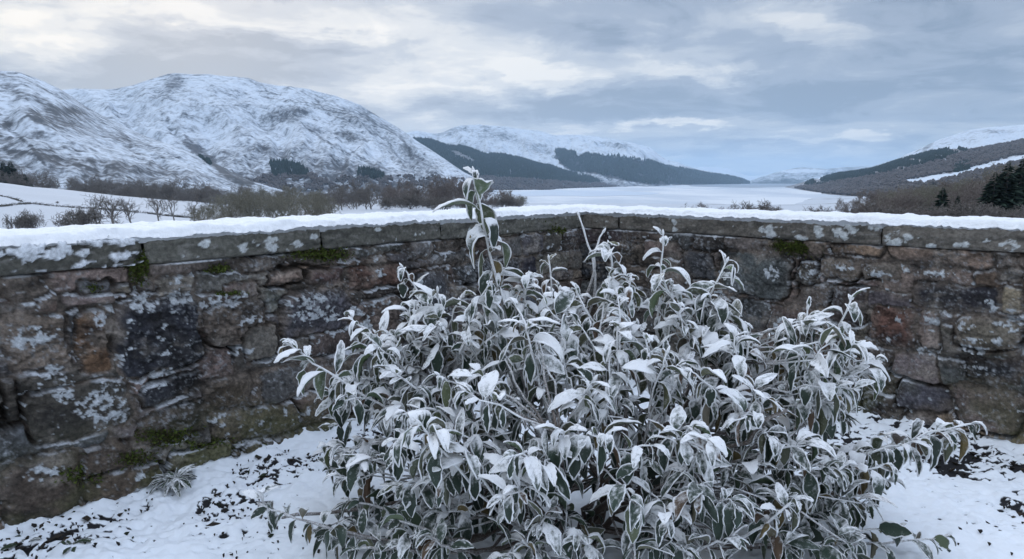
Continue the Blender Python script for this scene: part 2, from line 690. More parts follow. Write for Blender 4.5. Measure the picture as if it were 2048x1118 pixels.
def hill(name, label, ridge, Rr, Rf, zf=-43, amp=40, p=1.25, na=420, nt_=170, seed=1, bare0=.28, barelow=.25, dark=(), lines=(), polys=(),
         colr=(.075, .075, .078), back=.5, streak=1.0, ridge_noise=.12, pad=0):
    ra = np.array([azel(x, y)[0] for x, y in ridge])
    re = np.array([azel(x, y)[1] for x, y in ridge])
    Rr_ = np.array(Rr if hasattr(Rr, '__len__') else [Rr] * len(ridge), float)
    Rf_ = np.array(Rf if hasattr(Rf, '__len__') else [Rf] * len(ridge), float)
    aa = np.linspace(ra[0], ra[-1], na)
    # soft interpolation of the traced skyline
    def soft(v):
        q = np.interp(aa, ra, v)
        k = np.ones(7) / 7
        return np.convolve(np.pad(q, 3, mode='edge'), k, 'valid')
    E, R1, R0 = soft(re), soft(Rr_), soft(Rf_)
    tt = np.concatenate([np.linspace(0, 1, nt_), np.linspace(1, 1 + back, 24)[1:]])
    A, T = np.meshgrid(aa, tt, indexing='ij')
    E, R1, R0 = E[:, None], R1[:, None], R0[:, None]
    R = R0 + (R1 - R0) * T
    zr = np.maximum(EYE + E * R1, zf + .5)
    s = np.clip(T, 0, 1) ** p
    s = s * .8 + .2 * ss(0, 1, np.clip(T, 0, 1))
    Z = zf + (zr - zf) * s
    Z = np.where(T > 1, zr - (T - 1) / back * (zr - zf) * .9, Z)
    X, Y = np.sin(A) * R, np.cos(A) * R
    # gullies run down the slope, slightly slanted
    span = float(np.mean(R1 - R0))
    cross = A * float(np.mean(R1)) / span
    w = fbm(cross * 2.2, T * 1.6, 3, seed + 3)
    g1 = 1 - np.abs(fbm(cross * 5 + T * .9 + w * .5, T * 1.4 + w * .3, 4, seed)) * 2
    g2 = fbm(cross * 14 + T * 3 + w, T * 4, 4, seed + 9)
    env = np.sin(np.clip(T, 0, 1) * math.pi) ** .7 + ridge_noise * (T > .0)
    env = env * np.clip((zr - zf) / (np.max(zr - zf) * .4), 0, 1)
    Z = Z + amp * env * (g1 * .55 - .25 + g2 * .28) + fbm(cross * 60, T * 40, 3, seed + 2) * amp * .05 * env
    # how bare of snow
    st = fbm(cross * 22 * streak + T * 10 + w * 2, T * 26 - cross * 8, 4, seed + 5)
    fine = fbm(cross * 90, T * 70, 3, seed + 6)
    crisp = ss(.80, .97, 1 - np.abs(fbm(cross * 11 + T * 4 + w, T * 7 - cross * 2 + w, 4, seed + 7)) * 1.3)
    crag = np.maximum(0, fbm(cross * 34 + w * 3, T * 30, 4, seed + 8, .6))
    bare = bare0 + .16 * st + .22 * fine + .16 * g2 - .12 * g1 + .28 * crisp * ss(-.2, .4, w) + .36 * crag - .08
    bare = bare + barelow * (1 - ss(.0, .45, T))
    P = np.stack([X, Y, Z], -1)
    px, py = proj(P)
    for (cx, cy, hw, hh, amt, tilt) in dark:
        c, s_ = math.cos(math.radians(tilt)), math.sin(math.radians(tilt))
        u = ((px - cx) * c + (py - cy) * s_) / hw
        v = (-(px - cx) * s_ + (py - cy) * c) / hh
        bare = bare + amt * ss(1.3, .3, np.hypot(u, v) + .5 * st)
    for (pts, wd, amt) in lines:
        dmin = np.full(px.shape, 1e9)
        for (x0, y0), (x1, y1) in zip(pts[:-1], pts[1:]):
            t = np.clip(((px - x0) * (x1 - x0) + (py - y0) * (y1 - y0)) / ((x1 - x0) ** 2 + (y1 - y0) ** 2), 0, 1)
            dmin = np.minimum(dmin, np.hypot(px - x0 - t * (x1 - x0), py - y0 - t * (y1 - y0)))
        bare = bare + amt * ss(wd, wd * .25, dmin + 2.5 * st)
    for pl in polys:
        bare = bare + 1.2 * inpoly(px + 6 * st, py + 2 * fine, pl)
    colv = np.array(colr)[None, None, :] * (1 + .35 * fbm(cross * 6, T * 6, 3, seed + 21))[..., None]
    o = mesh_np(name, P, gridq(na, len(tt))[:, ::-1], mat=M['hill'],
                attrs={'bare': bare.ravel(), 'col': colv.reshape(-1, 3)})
    tag(o, label, 'hill', kind='structure')
    HILLS[name] = dict(P=P, px=px, py=py, T=T)
    return o


DIST_WOOD = [(1110, 300), (1128, 300), (1150, 307), (1158, 314), (1173, 307), (1201, 313), (1244, 316), (1300, 323), (1335, 333), (1410, 346), (1450, 351), (1500, 362), (1500, 369), (1300, 369), (1245, 360), (1187, 346), (1144, 343), (1119, 326), (1112, 313)]
hill('near_hill', 'snowy hill at far left with streaks of dark heather',
     [(-420, 140), (-200, 120), (-60, 135), (0, 142), (40, 145), (80, 160), (125, 181), (160, 205), (200, 228), (250, 252), (290, 272), (370, 301), (430, 328), (480, 348), (540, 366), (600, 386)],
     2300, 850, zf=-40, amp=36, seed=11, bare0=.60, barelow=.60, colr=(.055, .06, .068), na=460, nt_=230,
     dark=[(105, 236, 75, 22, .35, 8), (120, 220, 60, 10, .3, 5), (15, 248, 14, 12, .5, -40), (230, 290, 150, 30, .16, 20), (300, 340, 200, 14, .25, 8), (60, 195, 60, 10, .25, 15)],
     lines=[([(372, 282), (395, 300), (425, 322), (455, 345), (500, 362)], 12, .55), ([(0, 300), (80, 308), (160, 330)], 5, .35), ([(20, 260), (60, 290), (90, 330)], 5, .3)])
hill('mountain', 'large snow covered mountain with a rocky top on the left',
     [(0, 190), (70, 186), (125, 179), (200, 178), (240, 178), (270, 171), (310, 155), (335, 147), (350, 145), (380, 148), (420, 149), (470, 153), (500, 159), (520, 166), (560, 172), (620, 178), (670, 190), (720, 211), (770, 238), (810, 263), (850, 290), (890, 318), (925, 342), (960, 362), (1000, 385)],
     [4600] * 19 + [4300, 4000, 3600, 3300, 3000, 2800], [1900] * 20 + [1900, 1900, 1900, 1950, 2000], zf=-43, amp=80, seed=23, bare0=.54, barelow=.42, colr=(.055, .06, .07), ridge_noise=.2, na=620, nt_=260,
     dark=[(575, 228, 55, 18, .42, -5), (640, 262, 60, 12, .25, 20), (700, 272, 34, 12, .45, 15), (350, 165, 28, 18, .35, 0), (330, 185, 40, 14, .25, -30), (760, 262, 90, 16, .25, 32), (670, 225, 80, 12, .2, 25), (520, 300, 40, 10, .3, 0),
           (640, 330, 160, 22, .22, 10), (820, 320, 90, 22, .25, 28)],
     lines=[([(372, 282), (400, 305), (425, 322)], 12, .5), ([(620, 260), (665, 292), (700, 310)], 4, .3), ([(700, 300), (760, 340)], 4, .3)])
hill('forest_ridge', 'long dark hillside above the loch, half under forest',
     [(760, 330), (800, 286), (825, 277), (865, 281), (883, 288), (908, 294), (922, 292), (958, 304), (972, 311), (985, 308), (1015, 311), (1047, 319), (1076, 328), (1101, 332), (1119, 339), (1155, 349), (1215, 358), (1245, 364), (1290, 370)],
     6200, [3200] * 14 + [3700, 4200, 4800, 5400, 5800], zf=-43, amp=30, seed=37, bare0=1.05, barelow=.3, na=300, nt_=130, colr=(.05, .052, .055))
hill('snow_mountain', 'distant bright snowy mountain beyond the forested ridge',
     [(700, 300), (780, 272), (830, 262), (860, 268), (880, 268), (900, 258), (925, 251), (960, 250), (1000, 253), (1040, 258), (1080, 262), (1110, 272), (1140, 270), (1180, 272), (1210, 276), (1244, 281), (1280, 290), (1300, 296), (1330, 318), (1370, 330), (1400, 340), (1440, 348), (1480, 357), (1500, 366)],
     [9500] * 19 + [9800, 10000, 10500, 11000, 11500], [5200] * 18 + [6000, 7000, 8000, 9000, 10000, 11000], zf=-43, amp=190, seed=41, bare0=.42, barelow=.45, colr=(.05, .055, .065), polys=[DIST_WOOD], na=420, nt_=170,
     dark=[(900, 262, 34, 10, .4, -12), (985, 268, 60, 14, .28, 10), (1080, 300, 70, 16, .2, 15), (1230, 290, 50, 7, .35, 8), (1040, 280, 60, 10, .15, 20)])
hill('far_head', 'pale blue hills at the far head of the loch',
     [(1340, 372), (1370, 345), (1400, 333), (1430, 334), (1455, 336), (1480, 346), (1500, 353), (1530, 350), (1545, 345), (1600, 350), (1660, 352), (1720, 350), (1800, 365)],
     22000, 18500, zf=-43, amp=110, seed=53, bare0=.22, barelow=.3, na=160, nt_=60)
hill('far_right_hill', 'blue wooded far hill with snow on top, right of the loch head',
     [(1480, 368), (1510, 358), (1545, 347), (1575, 338), (1600, 334), (1625, 336), (1650, 338), (1690, 334), (1725, 333), (1760, 336), (1820, 340), (1900, 350)],
     14000, 11500, zf=-43, amp=90, seed=59, bare0=.75, barelow=.7, na=220, nt_=90, colr=(.05, .065, .075),
     dark=[(1600, 342, 60, 4, -.6, 0), (1690, 345, 60, 3, -.5, -10)])
hill('right_mountain', 'snowy mountainside at far right rising into cloud',
     [(1640, 362), (1690, 350), (1725, 340), (1760, 330), (1790, 321), (1815, 308), (1840, 297), (1880, 280), (1930, 263), (1960, 257), (2000, 253), (2048, 250), (2200, 238), (2450, 230)],
     7000, 4200, zf=-43, amp=110, seed=61, bare0=.34, barelow=.2, na=320, nt_=150,
     dark=[(1855, 293, 16, 7, .5, -40), (2000, 262, 50, 6, .35, 0), (1770, 330, 40, 6, .5, -15), (1930, 280, 60, 6, .2, -10)])
hill('wooded_slope', 'purple brown wooded slope running down to the loch on the right',
     [(1570, 374), (1590, 369), (1620, 360), (1680, 347), (1740, 340), (1800, 322), (1860, 305), (1915, 297), (1930, 303), (1990, 292), (2048, 281), (2200, 255), (2450, 235)],
     [5200, 5000, 4800, 4500, 4300, 4100, 3900, 3800, 3800, 3700, 3600, 3500, 3400],
     [4300, 3700, 2900, 2100, 1700, 1500, 1400, 1300, 1300, 1250, 1200, 1100, 1000], zf=-43, amp=26, seed=67, bare0=.95, barelow=.2, na=320, nt_=150, colr=(.10, .088, .085), p=1.1,
     lines=[([(1812, 361), (1860, 358), (1900, 351), (1950, 340), (2000, 327), (2060, 312)], 7, -1.05), ([(1812, 366), (1850, 365), (1890, 360)], 4, -1.2), ([(1635, 357), (1645, 355)], 2.5, -1.2)])


# ------------------------------------------------------------------ far woods that read as one mass
def cone_proto(k=6):
    a = np.arange(k) * 2 * math.pi / k
    V = [np.stack([np.cos(a) * .24, np.sin(a) * .24, np.full(k, .12)], 1), np.stack([np.cos(a + .4) * .17, np.sin(a + .4) * .17, np.full(k, .45)], 1), np.array([[0, 0, 1.0]])]
    V = np.concatenate(V)
    T = []
    for i in range(k):
        j = (i + 1) % k
        T += [[i, j, k + j], [i, k + j, k + i], [k + i, k + j, 2 * k]]
    return V, np.array(T)


def puff_proto(seed):
    rng = np.random.default_rng(seed)
    k = 7
    a = np.arange(k) * 2 * math.pi / k
    rings = []
    for z, r in ((.08, .1), (.4, .38), (.7, .36), (.92, .16)):
        rings.append(np.stack([np.cos(a + z) * r * rng.uniform(.6, 1.3, k), np.sin(a + z) * r * rng.uniform(.6, 1.3, k), z + rng.uniform(-.09, .09, k)], 1))
    V = np.concatenate(rings + [np.array([[0, 0, 1.0]])])
    T = []
    for q in range(3):
        for i in range(k):
            j = (i + 1) % k
            T += [[q * k + i, q * k + j, (q + 1) * k + j], [q * k + i, (q + 1) * k + j, (q + 1) * k + i]]
    for i in range(k):
        T.append([3 * k + i, 3 * k + (i + 1) % k, 4 * k])
    return V, np.array(T)


def wood(name, label, hillname, poly, n, hmin, hmax, mat, seed, kind='cone', thr=-.35, nscale=26, cat='forest', exclude=None):
    rng = np.random.default_rng(seed)
    H = HILLS[hillname]
    P = H['P']
    na, nt_ = P.shape[:2]
    m = inpoly(H['px'], H['py'], poly) & (H['T'] <= 1.02)
    m &= fbm(H['px'] / nscale, H['py'] / (nscale * .5), 3, seed) > thr
    if exclude is not None:
        m &= ~inpoly(H['px'], H['py'], exclude)
    # weight cells by ground area
    ii, jj = np.nonzero(m[:-1, :-1])
    if len(ii) == 0:
        return
    c0 = P[ii, jj]
    e1 = P[ii + 1, jj] - c0
    e2 = P[ii, jj + 1] - c0
    area = np.linalg.norm(np.cross(e1, e2), axis=1)
    k = rng.choice(len(ii), n, p=area / area.sum())
    u, v = rng.random(n), rng.random(n)
    base = c0[k] + e1[k] * u[:, None] + e2[k] * v[:, None]
    h = rng.uniform(hmin, hmax, n)
    protos = [cone_proto(6)] if kind == 'cone' else [puff_proto(q) for q in range(5)]
    pk = rng.integers(0, len(protos), n)
    VV, TT = [], []
    off = 0
    for q, (pv, pt) in enumerate(protos):
        sel = np.nonzero(pk == q)[0]
        if len(sel) == 0:
            continue
        ang = rng.random(len(sel)) * 6.28
        c, s = np.cos(ang)[:, None], np.sin(ang)[:, None]
        wd = rng.uniform(.8, 1.35, len(sel))[:, None] * h[sel][:, None]
        x = (pv[None, :, 0] * c - pv[None, :, 1] * s) * wd
        y = (pv[None, :, 0] * s + pv[None, :, 1] * c) * wd
        z = pv[None, :, 2] * h[sel][:, None]
        V = np.stack([x, y, z], -1) + base[sel][:, None, :] - np.array([0, 0, 1.0])
        VV.append(V.reshape(-1, 3))
        TT.append((pt[None] + (np.arange(len(sel)) * len(pv))[:, None, None]).reshape(-1, 3) + off)
        off += len(sel) * len(pv)
    o = mesh_np(name, np.concatenate(VV), None, np.concatenate(TT), mat=M[mat], smooth=False)
    tag(o, label, cat, kind='stuff')


wood('conifer_plantation', 'dark conifer plantation along the left loch hillside', 'forest_ridge',
     [(822, 266), (850, 266), (900, 282), (975, 298), (1060, 312), (1160, 340), (1240, 355), (1236, 366), (1160, 366), (1080, 360), (1000, 356), (940, 352), (880, 330), (826, 292)],
     10500, 12, 30, 'far_needles', 5, thr=-.8, exclude=[(900, 302), (912, 302), (950, 322), (944, 326), (904, 308)])
wood('birch_wood', 'brown bare wood at the foot of the plantation', 'forest_ridge',
     [(900, 350), (1000, 355), (1100, 362), (1160, 366), (1290, 366), (1260, 376), (1000, 386), (900, 380)], 3200, 9, 15, 'far_brown', 6, 'puff', thr=-.5)
wood('distant_plantation', 'blue dark plantation below the distant snowy mountain', 'snow_mountain',
     DIST_WOOD,
     14000, 18, 38, 'far_needles', 8, thr=-.5, nscale=40)
wood('hillside_plantation', 'dark green plantation across the right loch slope', 'wooded_slope',
     [(1600, 372), (1625, 361), (1680, 347), (1740, 338), (1800, 320), (1860, 302), (1915, 294), (1935, 303), (1880, 322), (1820, 338), (1760, 350), (1700, 360), (1640, 372)],
     5200, 12, 20, 'far_needles', 9, thr=-.3, nscale=30)
FIELD_STRIP = [(1806, 362), (1860, 352), (1900, 345), (1950, 333), (2000, 320), (2070, 304), (2070, 322), (2000, 333), (1950, 346), (1900, 358), (1870, 366), (1812, 371)]
wood('bare_hill_wood', 'purple brown bare birch wood covering the right slope', 'wooded_slope',
     [(1588, 376), (1640, 368), (1720, 358), (1800, 342), (1880, 322), (1935, 303), (1990, 292), (2048, 281), (2200, 255), (2200, 400), (1800, 400), (1640, 386), (1600, 378)],
     9000, 8, 14, 'far_brown', 10, 'puff', thr=-.75, nscale=40, exclude=FIELD_STRIP)
wood('dark_spinney', 'square dark conifer spinney above the right field', 'wooded_slope',
     [(1905, 338), (1915, 328), (1940, 326), (1935, 340), (1908, 346)], 260, 11, 16, 'far_needles', 12)
wood('gully_wood', 'dark trees in the gully between hill and mountain', 'near_hill',
     [(366, 284), (378, 276), (392, 292), (420, 305), (428, 320), (418, 330), (396, 312), (372, 296)], 220, 9, 14, 'far_needles', 13, thr=-.2, nscale=15)
wood('foot_plantation', 'block of dark conifers at the foot of the mountain', 'mountain',
     [(540, 328), (560, 326), (600, 332), (618, 346), (610, 354), (545, 352)], 330, 14, 22, 'far_needles', 14, thr=-.6)
wood('slope_plantation', 'small dark conifer block low on the mountain right side', 'mountain',
     [(712, 340), (730, 338), (768, 350), (768, 360), (715, 354)], 200, 12, 18, 'far_needles', 15, thr=-.6)
wood('foot_birch_wood', 'grey brown bare wood along the foot of the mountain', 'mountain',
     [(500, 352), (620, 348), (720, 356), (800, 352), (880, 352), (960, 362), (1000, 385), (700, 385), (480, 378)], 4200, 5, 10, 'far_brown', 16, 'puff', thr=-.05, nscale=34)


# ------------------------------------------------------------------ trees
def bare_tree_parts(seed, h=10.0, spread=.5, levels=4, trunk_n=1, twig=.035, dense=1.0, low=.3):
    """returns (trunk tubes, crown tubes) of a leafless tree of height h"""
    rng = np.random.default_rng(seed)
    tr, cr = Tubes(5), Tubes(3)

    def grow(p, d, L, r, lev):
        n = 4
        pts = [p]
        dd = d.copy()
        for i in range(n):
            dd = dd + rng.normal(0, .13, 3) + np.array([0, 0, .07])
            dd /= np.linalg.norm(dd)
            pts.append(pts[-1] + dd * L / n)
        pts = np.array(pts)
        rad = np.linspace(r, max(r * .55, twig * .5), n + 1)
        (tr if lev == 0 else cr).add(pts, rad)
        if lev >= levels:
            return
        nb = int(rng.integers(4, 6) * dense) + (3 if lev == 0 else 0)
        for b in range(nb):
            t = rng.uniform(low if lev == 0 else .2, 1.0)
            k = t * n
            i = min(int(k), n - 1)
            q = pts[i] + (pts[i + 1] - pts[i]) * (k - i)
            ang = rng.uniform(0, 6.28)
            loc = pts[i + 1] - pts[i]
            loc /= np.linalg.norm(loc)
            side = np.cross(loc, [math.cos(ang), math.sin(ang), .3])
            side /= np.linalg.norm(side) + 1e-6
            nd = loc * (1 - spread * .7) + side * spread * rng.uniform(.8, 1.4) + np.array([0, 0, .15])
            nd /= np.linalg.norm(nd)
            grow(q, nd, L * rng.uniform(.45, .68), max(r * rng.uniform(.38, .55), twig), lev + 1)
    for k in range(trunk_n):
        d = np.array([rng.normal(0, .12), rng.normal(0, .12), 1.0]) if trunk_n == 1 else np.array([rng.normal(0, .45), rng.normal(0, .45), 1.0])
        d /= np.linalg.norm(d)
        grow(np.array([rng.normal(0, .02), rng.normal(0, .02), -.3]), d, h * .58, h * (.022 if trunk_n == 1 else .013), 0)
    return tr, cr


def tree_meshes(seed, mat, **kw):
    tr, cr = bare_tree_parts(seed, **kw)
    V, Q, T, F = tr.arrays()
    a = mesh_np('trunk', V, Q, T, mat=M[mat])
    V, Q, T, F = cr.arrays()
    b = mesh_np('crown', V, Q, T, mat=M[mat])
    b['top'] = max(v.co.z for v in b.data.vertices)
    for o in (a, b):
        COL.objects.unlink(o)
    return a, b


def conifer_meshes(seed, h=12.0, n=420, rad=.24):
    rng = np.random.default_rng(seed)
    tr = Tubes(5)
    tr.add([(0, 0, -.3), (0, 0, h * .5), (0, 0, h * .97)], [h * .016, h * .01, h * .002])
    V, Q, T, F = tr.arrays()
    a = mesh_np('trunk', V, Q, T, mat=M['bark'])
    VV, TT = [], []
    k = 0
    for i in range(n):
        t = rng.random() ** .8
        z = h * (.10 + .9 * t)
        L = h * rad * (1 - t) ** .8 * rng.uniform(.55, 1.25) + .15
        ang = rng.uniform(0, 6.28)
        c, s = math.cos(ang), math.sin(ang)
        droop = rng.uniform(.1, .45)
        p0 = np.array([c * .05, s * .05, z])
        p1 = np.array([c * L, s * L, z - L * droop])
        side = np.array([-s, c, rng.uniform(-.3, .3)]) * L * rng.uniform(.18, .32)
        mid = (p0 + p1) / 2 + np.array([0, 0, L * .12])
        for sg in (-1, 1):
            VV += [p0, mid + side * sg, p1, mid - np.array([0, 0, L * .25])]
            TT += [[k, k + 1, k + 2], [k, k + 2, k + 3]]
            k += 4
    b = mesh_np('crown', np.array(VV), None, np.array(TT), mat=M['needles'], smooth=False)
    b['top'] = max(v.co.z for v in b.data.vertices)
    for o in (a, b):
        COL.objects.unlink(o)
    return a, b


PROTO = {
    'ash': [tree_meshes(101 + i, 'bark', h=9, spread=.62, levels=4, twig=.022, dense=.85, low=.4) for i in range(3)],
    'wood': [tree_meshes(121 + i, 'bark', h=11, spread=.65, levels=4, twig=.036, dense=1.15, low=.1, trunk_n=1 + i % 3) for i in range(4)],
    'brown': [tree_meshes(131 + i, 'bark_brown', h=11, spread=.65, levels=4, twig=.04, dense=1.15, low=.1, trunk_n=1 + (i + 1) % 3) for i in range(4)],
    'pale': [tree_meshes(141 + i, 'bark_pale', h=8, spread=.8, levels=4, trunk_n=4, twig=.026, dense=.85, low=.05) for i in range(4)],
    'bushy': [tree_meshes(151 + i, 'bark', h=5, spread=.85, levels=3, trunk_n=7, twig=.03, dense=1.2) for i in range(3)],
    'fir': [conifer_meshes(161 + i) for i in range(3)],
}
PH = {'ash': 9, 'wood': 11, 'brown': 11, 'pale': 8, 'bushy': 5, 'fir': 12}


def tree(kind, pos, height, label, group=None, name=None, rng=None, wide=1.0, cat='tree'):
    rng = rng or RNG
    a, b = PROTO[kind][int(rng.integers(0, len(PROTO[kind])))]
    nm = name or {'ash': 'bare_tree', 'wood': 'bare_tree', 'brown': 'bare_tree', 'pale': 'bare_tree', 'bushy': 'bare_bush', 'fir': 'fir_tree'}[kind]
    e = empty(nm, tuple(pos))
    s = height / b['top']
    e.scale = (s * wide, s * wide, s)
    e.rotation_euler = (0, 0, rng.uniform(0, 6.28))
    for src in (a, b):
        c = src.copy()
        c.name = src.name.split('.')[0]
        if 'top' in c:
            del c['top']
        COL.objects.link(c)
        c.parent = e
    tag(e, label, cat, group)
    return e


def clump(kind, px0, px1, r0, r1, top0, top1, n, label, group, seed, wide=1.0, hcap=(3, 18)):
    """n trees spread across a bearing range, each standing on the ground, tops near the given height"""
    rng = np.random.default_rng(seed)
    for i in range(n):
        px = px0 + (px1 - px0) * (i + rng.uniform(0.1, .9)) / n
        r = rng.uniform(r0, r1)
        p = on_ground(px, r)
        tp = np.interp(px, [px0, px1], [top0, top1]) + rng.uniform(-5, 5)
        h = EYE + azel(px, tp)[1] * r - p[2]
        h = float(np.clip(h, *hcap)) * rng.uniform(.7, 1.28)
        tree(kind, p, h, label, group, rng=rng, wide=wide * rng.uniform(.85, 1.2))


def build_trees():
    rng = np.random.default_rng(99)

    def near(kind, px, top, r, label, wide=1.0):
        p = on_ground(px, r)
        h = EYE + azel(px, top)[1] * r - p[2]
        tree(kind, p, h, label, rng=rng, wide=wide)
    near('ash', 226, 384, 186, 'tallest bare spreading tree in front of the white field, left behind the wall', 1.25)
    near('ash', 190, 390, 190, 'slim bare tree just left of the tallest field tree', .9)
    near('ash', 262, 392, 186, 'slim bare tree just right of the tallest field tree', .9)
    near('ash', 316, 386, 192, 'bare tree at the lower edge of the white field, second right of the tallest', .8)
    near('ash', 345, 382, 195, 'darkest bare trunk rising into the tree band above the wall', .9)
    near('ash', 384, 390, 200, 'thin bare tree at the right end of the white field', .8)
    near('bushy', 40, 416, 165, 'small bare sapling low at far left above the snowy wall', .9)
    near('bushy', 158, 410, 180, 'wide bare bush left of the field trees, above the wall', 1.5)
    near('bushy', 112, 402, 300, 'small dark round bush standing on the fence line of the field')
    clump('wood', 140, 520, 465, 620, 362, 384, 46, 'bare grey tree in the dense band behind the white field', 'trees in the band behind the white field', 1, 1.25)
    clump('wood', 180, 420, 640, 800, 356, 360, 24, 'bare grey tree in the dense band behind the white field', 'trees in the band behind the white field', 2, 1.3, (3, 24))
    clump('wood', 0, 116, 470, 600, 336, 356, 14, 'dark bare tree in the clump on the skyline of the far left field', 'trees at the far left field edge', 3, 1.15, (3, 20))
    clump('fir', 0, 66, 480, 600, 330, 345, 7, 'dark fir standing in the clump at far left', 'firs at the far left field edge', 4, 1.4, (3, 22))
    clump('pale', 380, 660, 130, 240, 400, 388, 17, 'pale olive bare tree in the row just above the wall, left of centre', 'pale trees above the wall left of centre', 5, 1.1)
    clump('pale', 430, 660, 300, 420, 380, 376, 11, 'olive bare tree behind the row just above the wall, left of centre', 'olive trees behind the row above the wall', 15, 1.1)
    clump('wood', 652, 745, 300, 420, 366, 370, 11, 'bare dark tree in the cluster above the wall left of the tall shoot', 'tree cluster left of the tall shoot', 6)
    clump('brown', 770, 1010, 330, 470, 360, 374, 20, 'brown bare tree in the row behind the tall frosted shoot', 'brown trees behind the tall shoot', 7, 1.0)
    clump('bushy', 760, 1030, 300, 450, 390, 392, 20, 'low bare bush under the brown trees behind the tall shoot', 'bushes under the brown trees', 17, 1.3)
    clump('pale', 1005, 1050, 420, 500, 383, 388, 6, 'thin pale bare bush by the near loch shore', 'bushes by the near loch shore', 8, .9)
    clump('wood', 460, 900, 560, 1000, 364, 368, 26, 'small grey tree in the hedgerows across the valley floor', 'valley hedgerow trees', 9, 1.3)
    clump('brown', 380, 900, 1050, 1350, 362, 362, 20, 'small brown tree in the farther hedgerows across the valley floor', 'farther valley hedgerow trees', 10, 1.4, (3, 20))
    # right
    near('bushy', 1411, 402, 120, 'smallest bare bush peeping over the wall right of the corner', 1.1)
    near('bushy', 1512, 396, 130, 'dark bare bush over the wall, left of the loch shore woods', 1.2)
    near('bushy', 1548, 408, 125, 'tiny low sprig of bush over the wall beside the dark bare bush')
    near('bushy', 1636, 408, 130, 'low brown bush over the right wall, left of the tall leaning one', 1.2)
    near('brown', 1690, 393, 150, 'brown leaning bare tree over the right wall in front of the ice', 1.0)
    near('pale', 1745, 396, 160, 'pale grey bare tree right of the brown leaning one', 1.0)
    near('fir', 1886, 374, 150, 'single dark green fir among brown trees over the right wall', 1.5)
    near('fir', 1918, 390, 155, 'small dark fir just right of the single larger fir', 1.1)
    near('fir', 2012, 322, 152, 'tallest dark green fir at the far right of the view', 1.5)
    near('fir', 1988, 344, 150, 'dark fir just left of the tallest fir', 1.6)
    near('fir', 2040, 312, 170, 'dark fir top at the right edge of the view', 1.2)
    clump('brown', 1690, 1830, 150, 260, 412, 390, 15, 'brown bare tree at the left end of the wood over the right wall', 'left end of the near right wood', 21, 1.15)
    clump('pale', 1790, 1910, 180, 330, 384, 372, 16, 'grey green bare tree in the middle of the wood over the right wall', 'middle of the near right wood', 22, 1.2)
    clump('brown', 1890, 2060, 160, 230, 385, 350, 19, 'reddish brown bare tree below the tall firs at right', 'reddish trees below the tall firs', 23, 1.2)
    clump('pale', 1920, 2070, 230, 330, 354, 330, 15, 'olive bare tree among the tall firs at far right', 'olive trees among the tall firs', 24, 1.25)
    clump('brown', 1720, 1960, 350, 600, 386, 362, 18, 'far brown tree behind the wood over the right wall', 'trees behind the near right wood', 25, 1.3, (3, 22))
    clump('bushy', 1780, 2060, 120, 160, 418, 412, 26, 'low bare bush along the wood edge just above the right wall', 'bushes along the right wood edge', 26, 1.4)
    # field boundaries on the near left field
    for nm, pts, hh, label in (
            ('hedge', [(-60, 417), (0, 414), (40, 409), (65, 408), (100, 412), (150, 416), (200, 419), (240, 422), (300, 428), (340, 433), (400, 438)], .75,
             'dark low hedge line crossing the white field at left'),
            ('hedge', [(-40, 388), (0, 392), (20, 396), (48, 405)], .5, 'short thin hedge line joining the long hedge at far left')):
        tb = Tubes(3)
        rg = np.random.default_rng(5)
        P = []
        for (x0, y0), (x1, y1) in zip(pts[:-1], pts[1:]):
            for t in np.linspace(0, 1, 8, endpoint=False):
                P.append(hit(x0 + (x1 - x0) * t, y0 + (y1 - y0) * t, 90, 440))
        P = np.array(P)
        for i in range(len(P) - 1):
            L = np.linalg.norm(P[i + 1] - P[i])
            gap = perlin(np.array([i * .37]), np.array([.5]), 9)[0]
            for k in range(int(max(8, min(60, L * 9 * (1 + gap))))):
                q = P[i] + (P[i + 1] - P[i]) * rg.random() + np.append(rg.normal(0, .3, 2), 0)
                d = np.append(rg.normal(0, .7, 2), 1.0)
                e = hh * rg.uniform(.4, 1.3)
                tb.add([q - [0, 0, .2], q + d * e * .5, q + d * e * np.array([1.5, 1.5, .9])], [.07, .06, .03])
        V, Q, T, F = tb.arrays()
        tag(mesh_np(nm, V, Q, T, mat=M['hedge']), label, 'hedge')


build_trees()

# ------------------------------------------------------------------ garden walls
DL = np.array([-.677, -.736, 0.0])
DL /= np.linalg.norm(DL)
DR = np.array([-DL[1], DL[0], 0.0])      # at right angles
K = at_z(1160, 712, 0.0)
WH, CT, WT = 1.0, .105, .36              # height, coping thickness, wall thickness
UPV = np.array([0, 0, 1.0])


def wall_uv(px, py, side):
    d = ray(px, py)
    n = DR if side == 'L' else DL
    dirv = DL if side == 'L' else DR
    t = np.dot(K - np.array([0, 0, EYE]), n) / np.dot(d, n)
    P = np.array([0, 0, EYE]) + d * t
    return float(np.dot(P - K, dirv)), float(P[2])


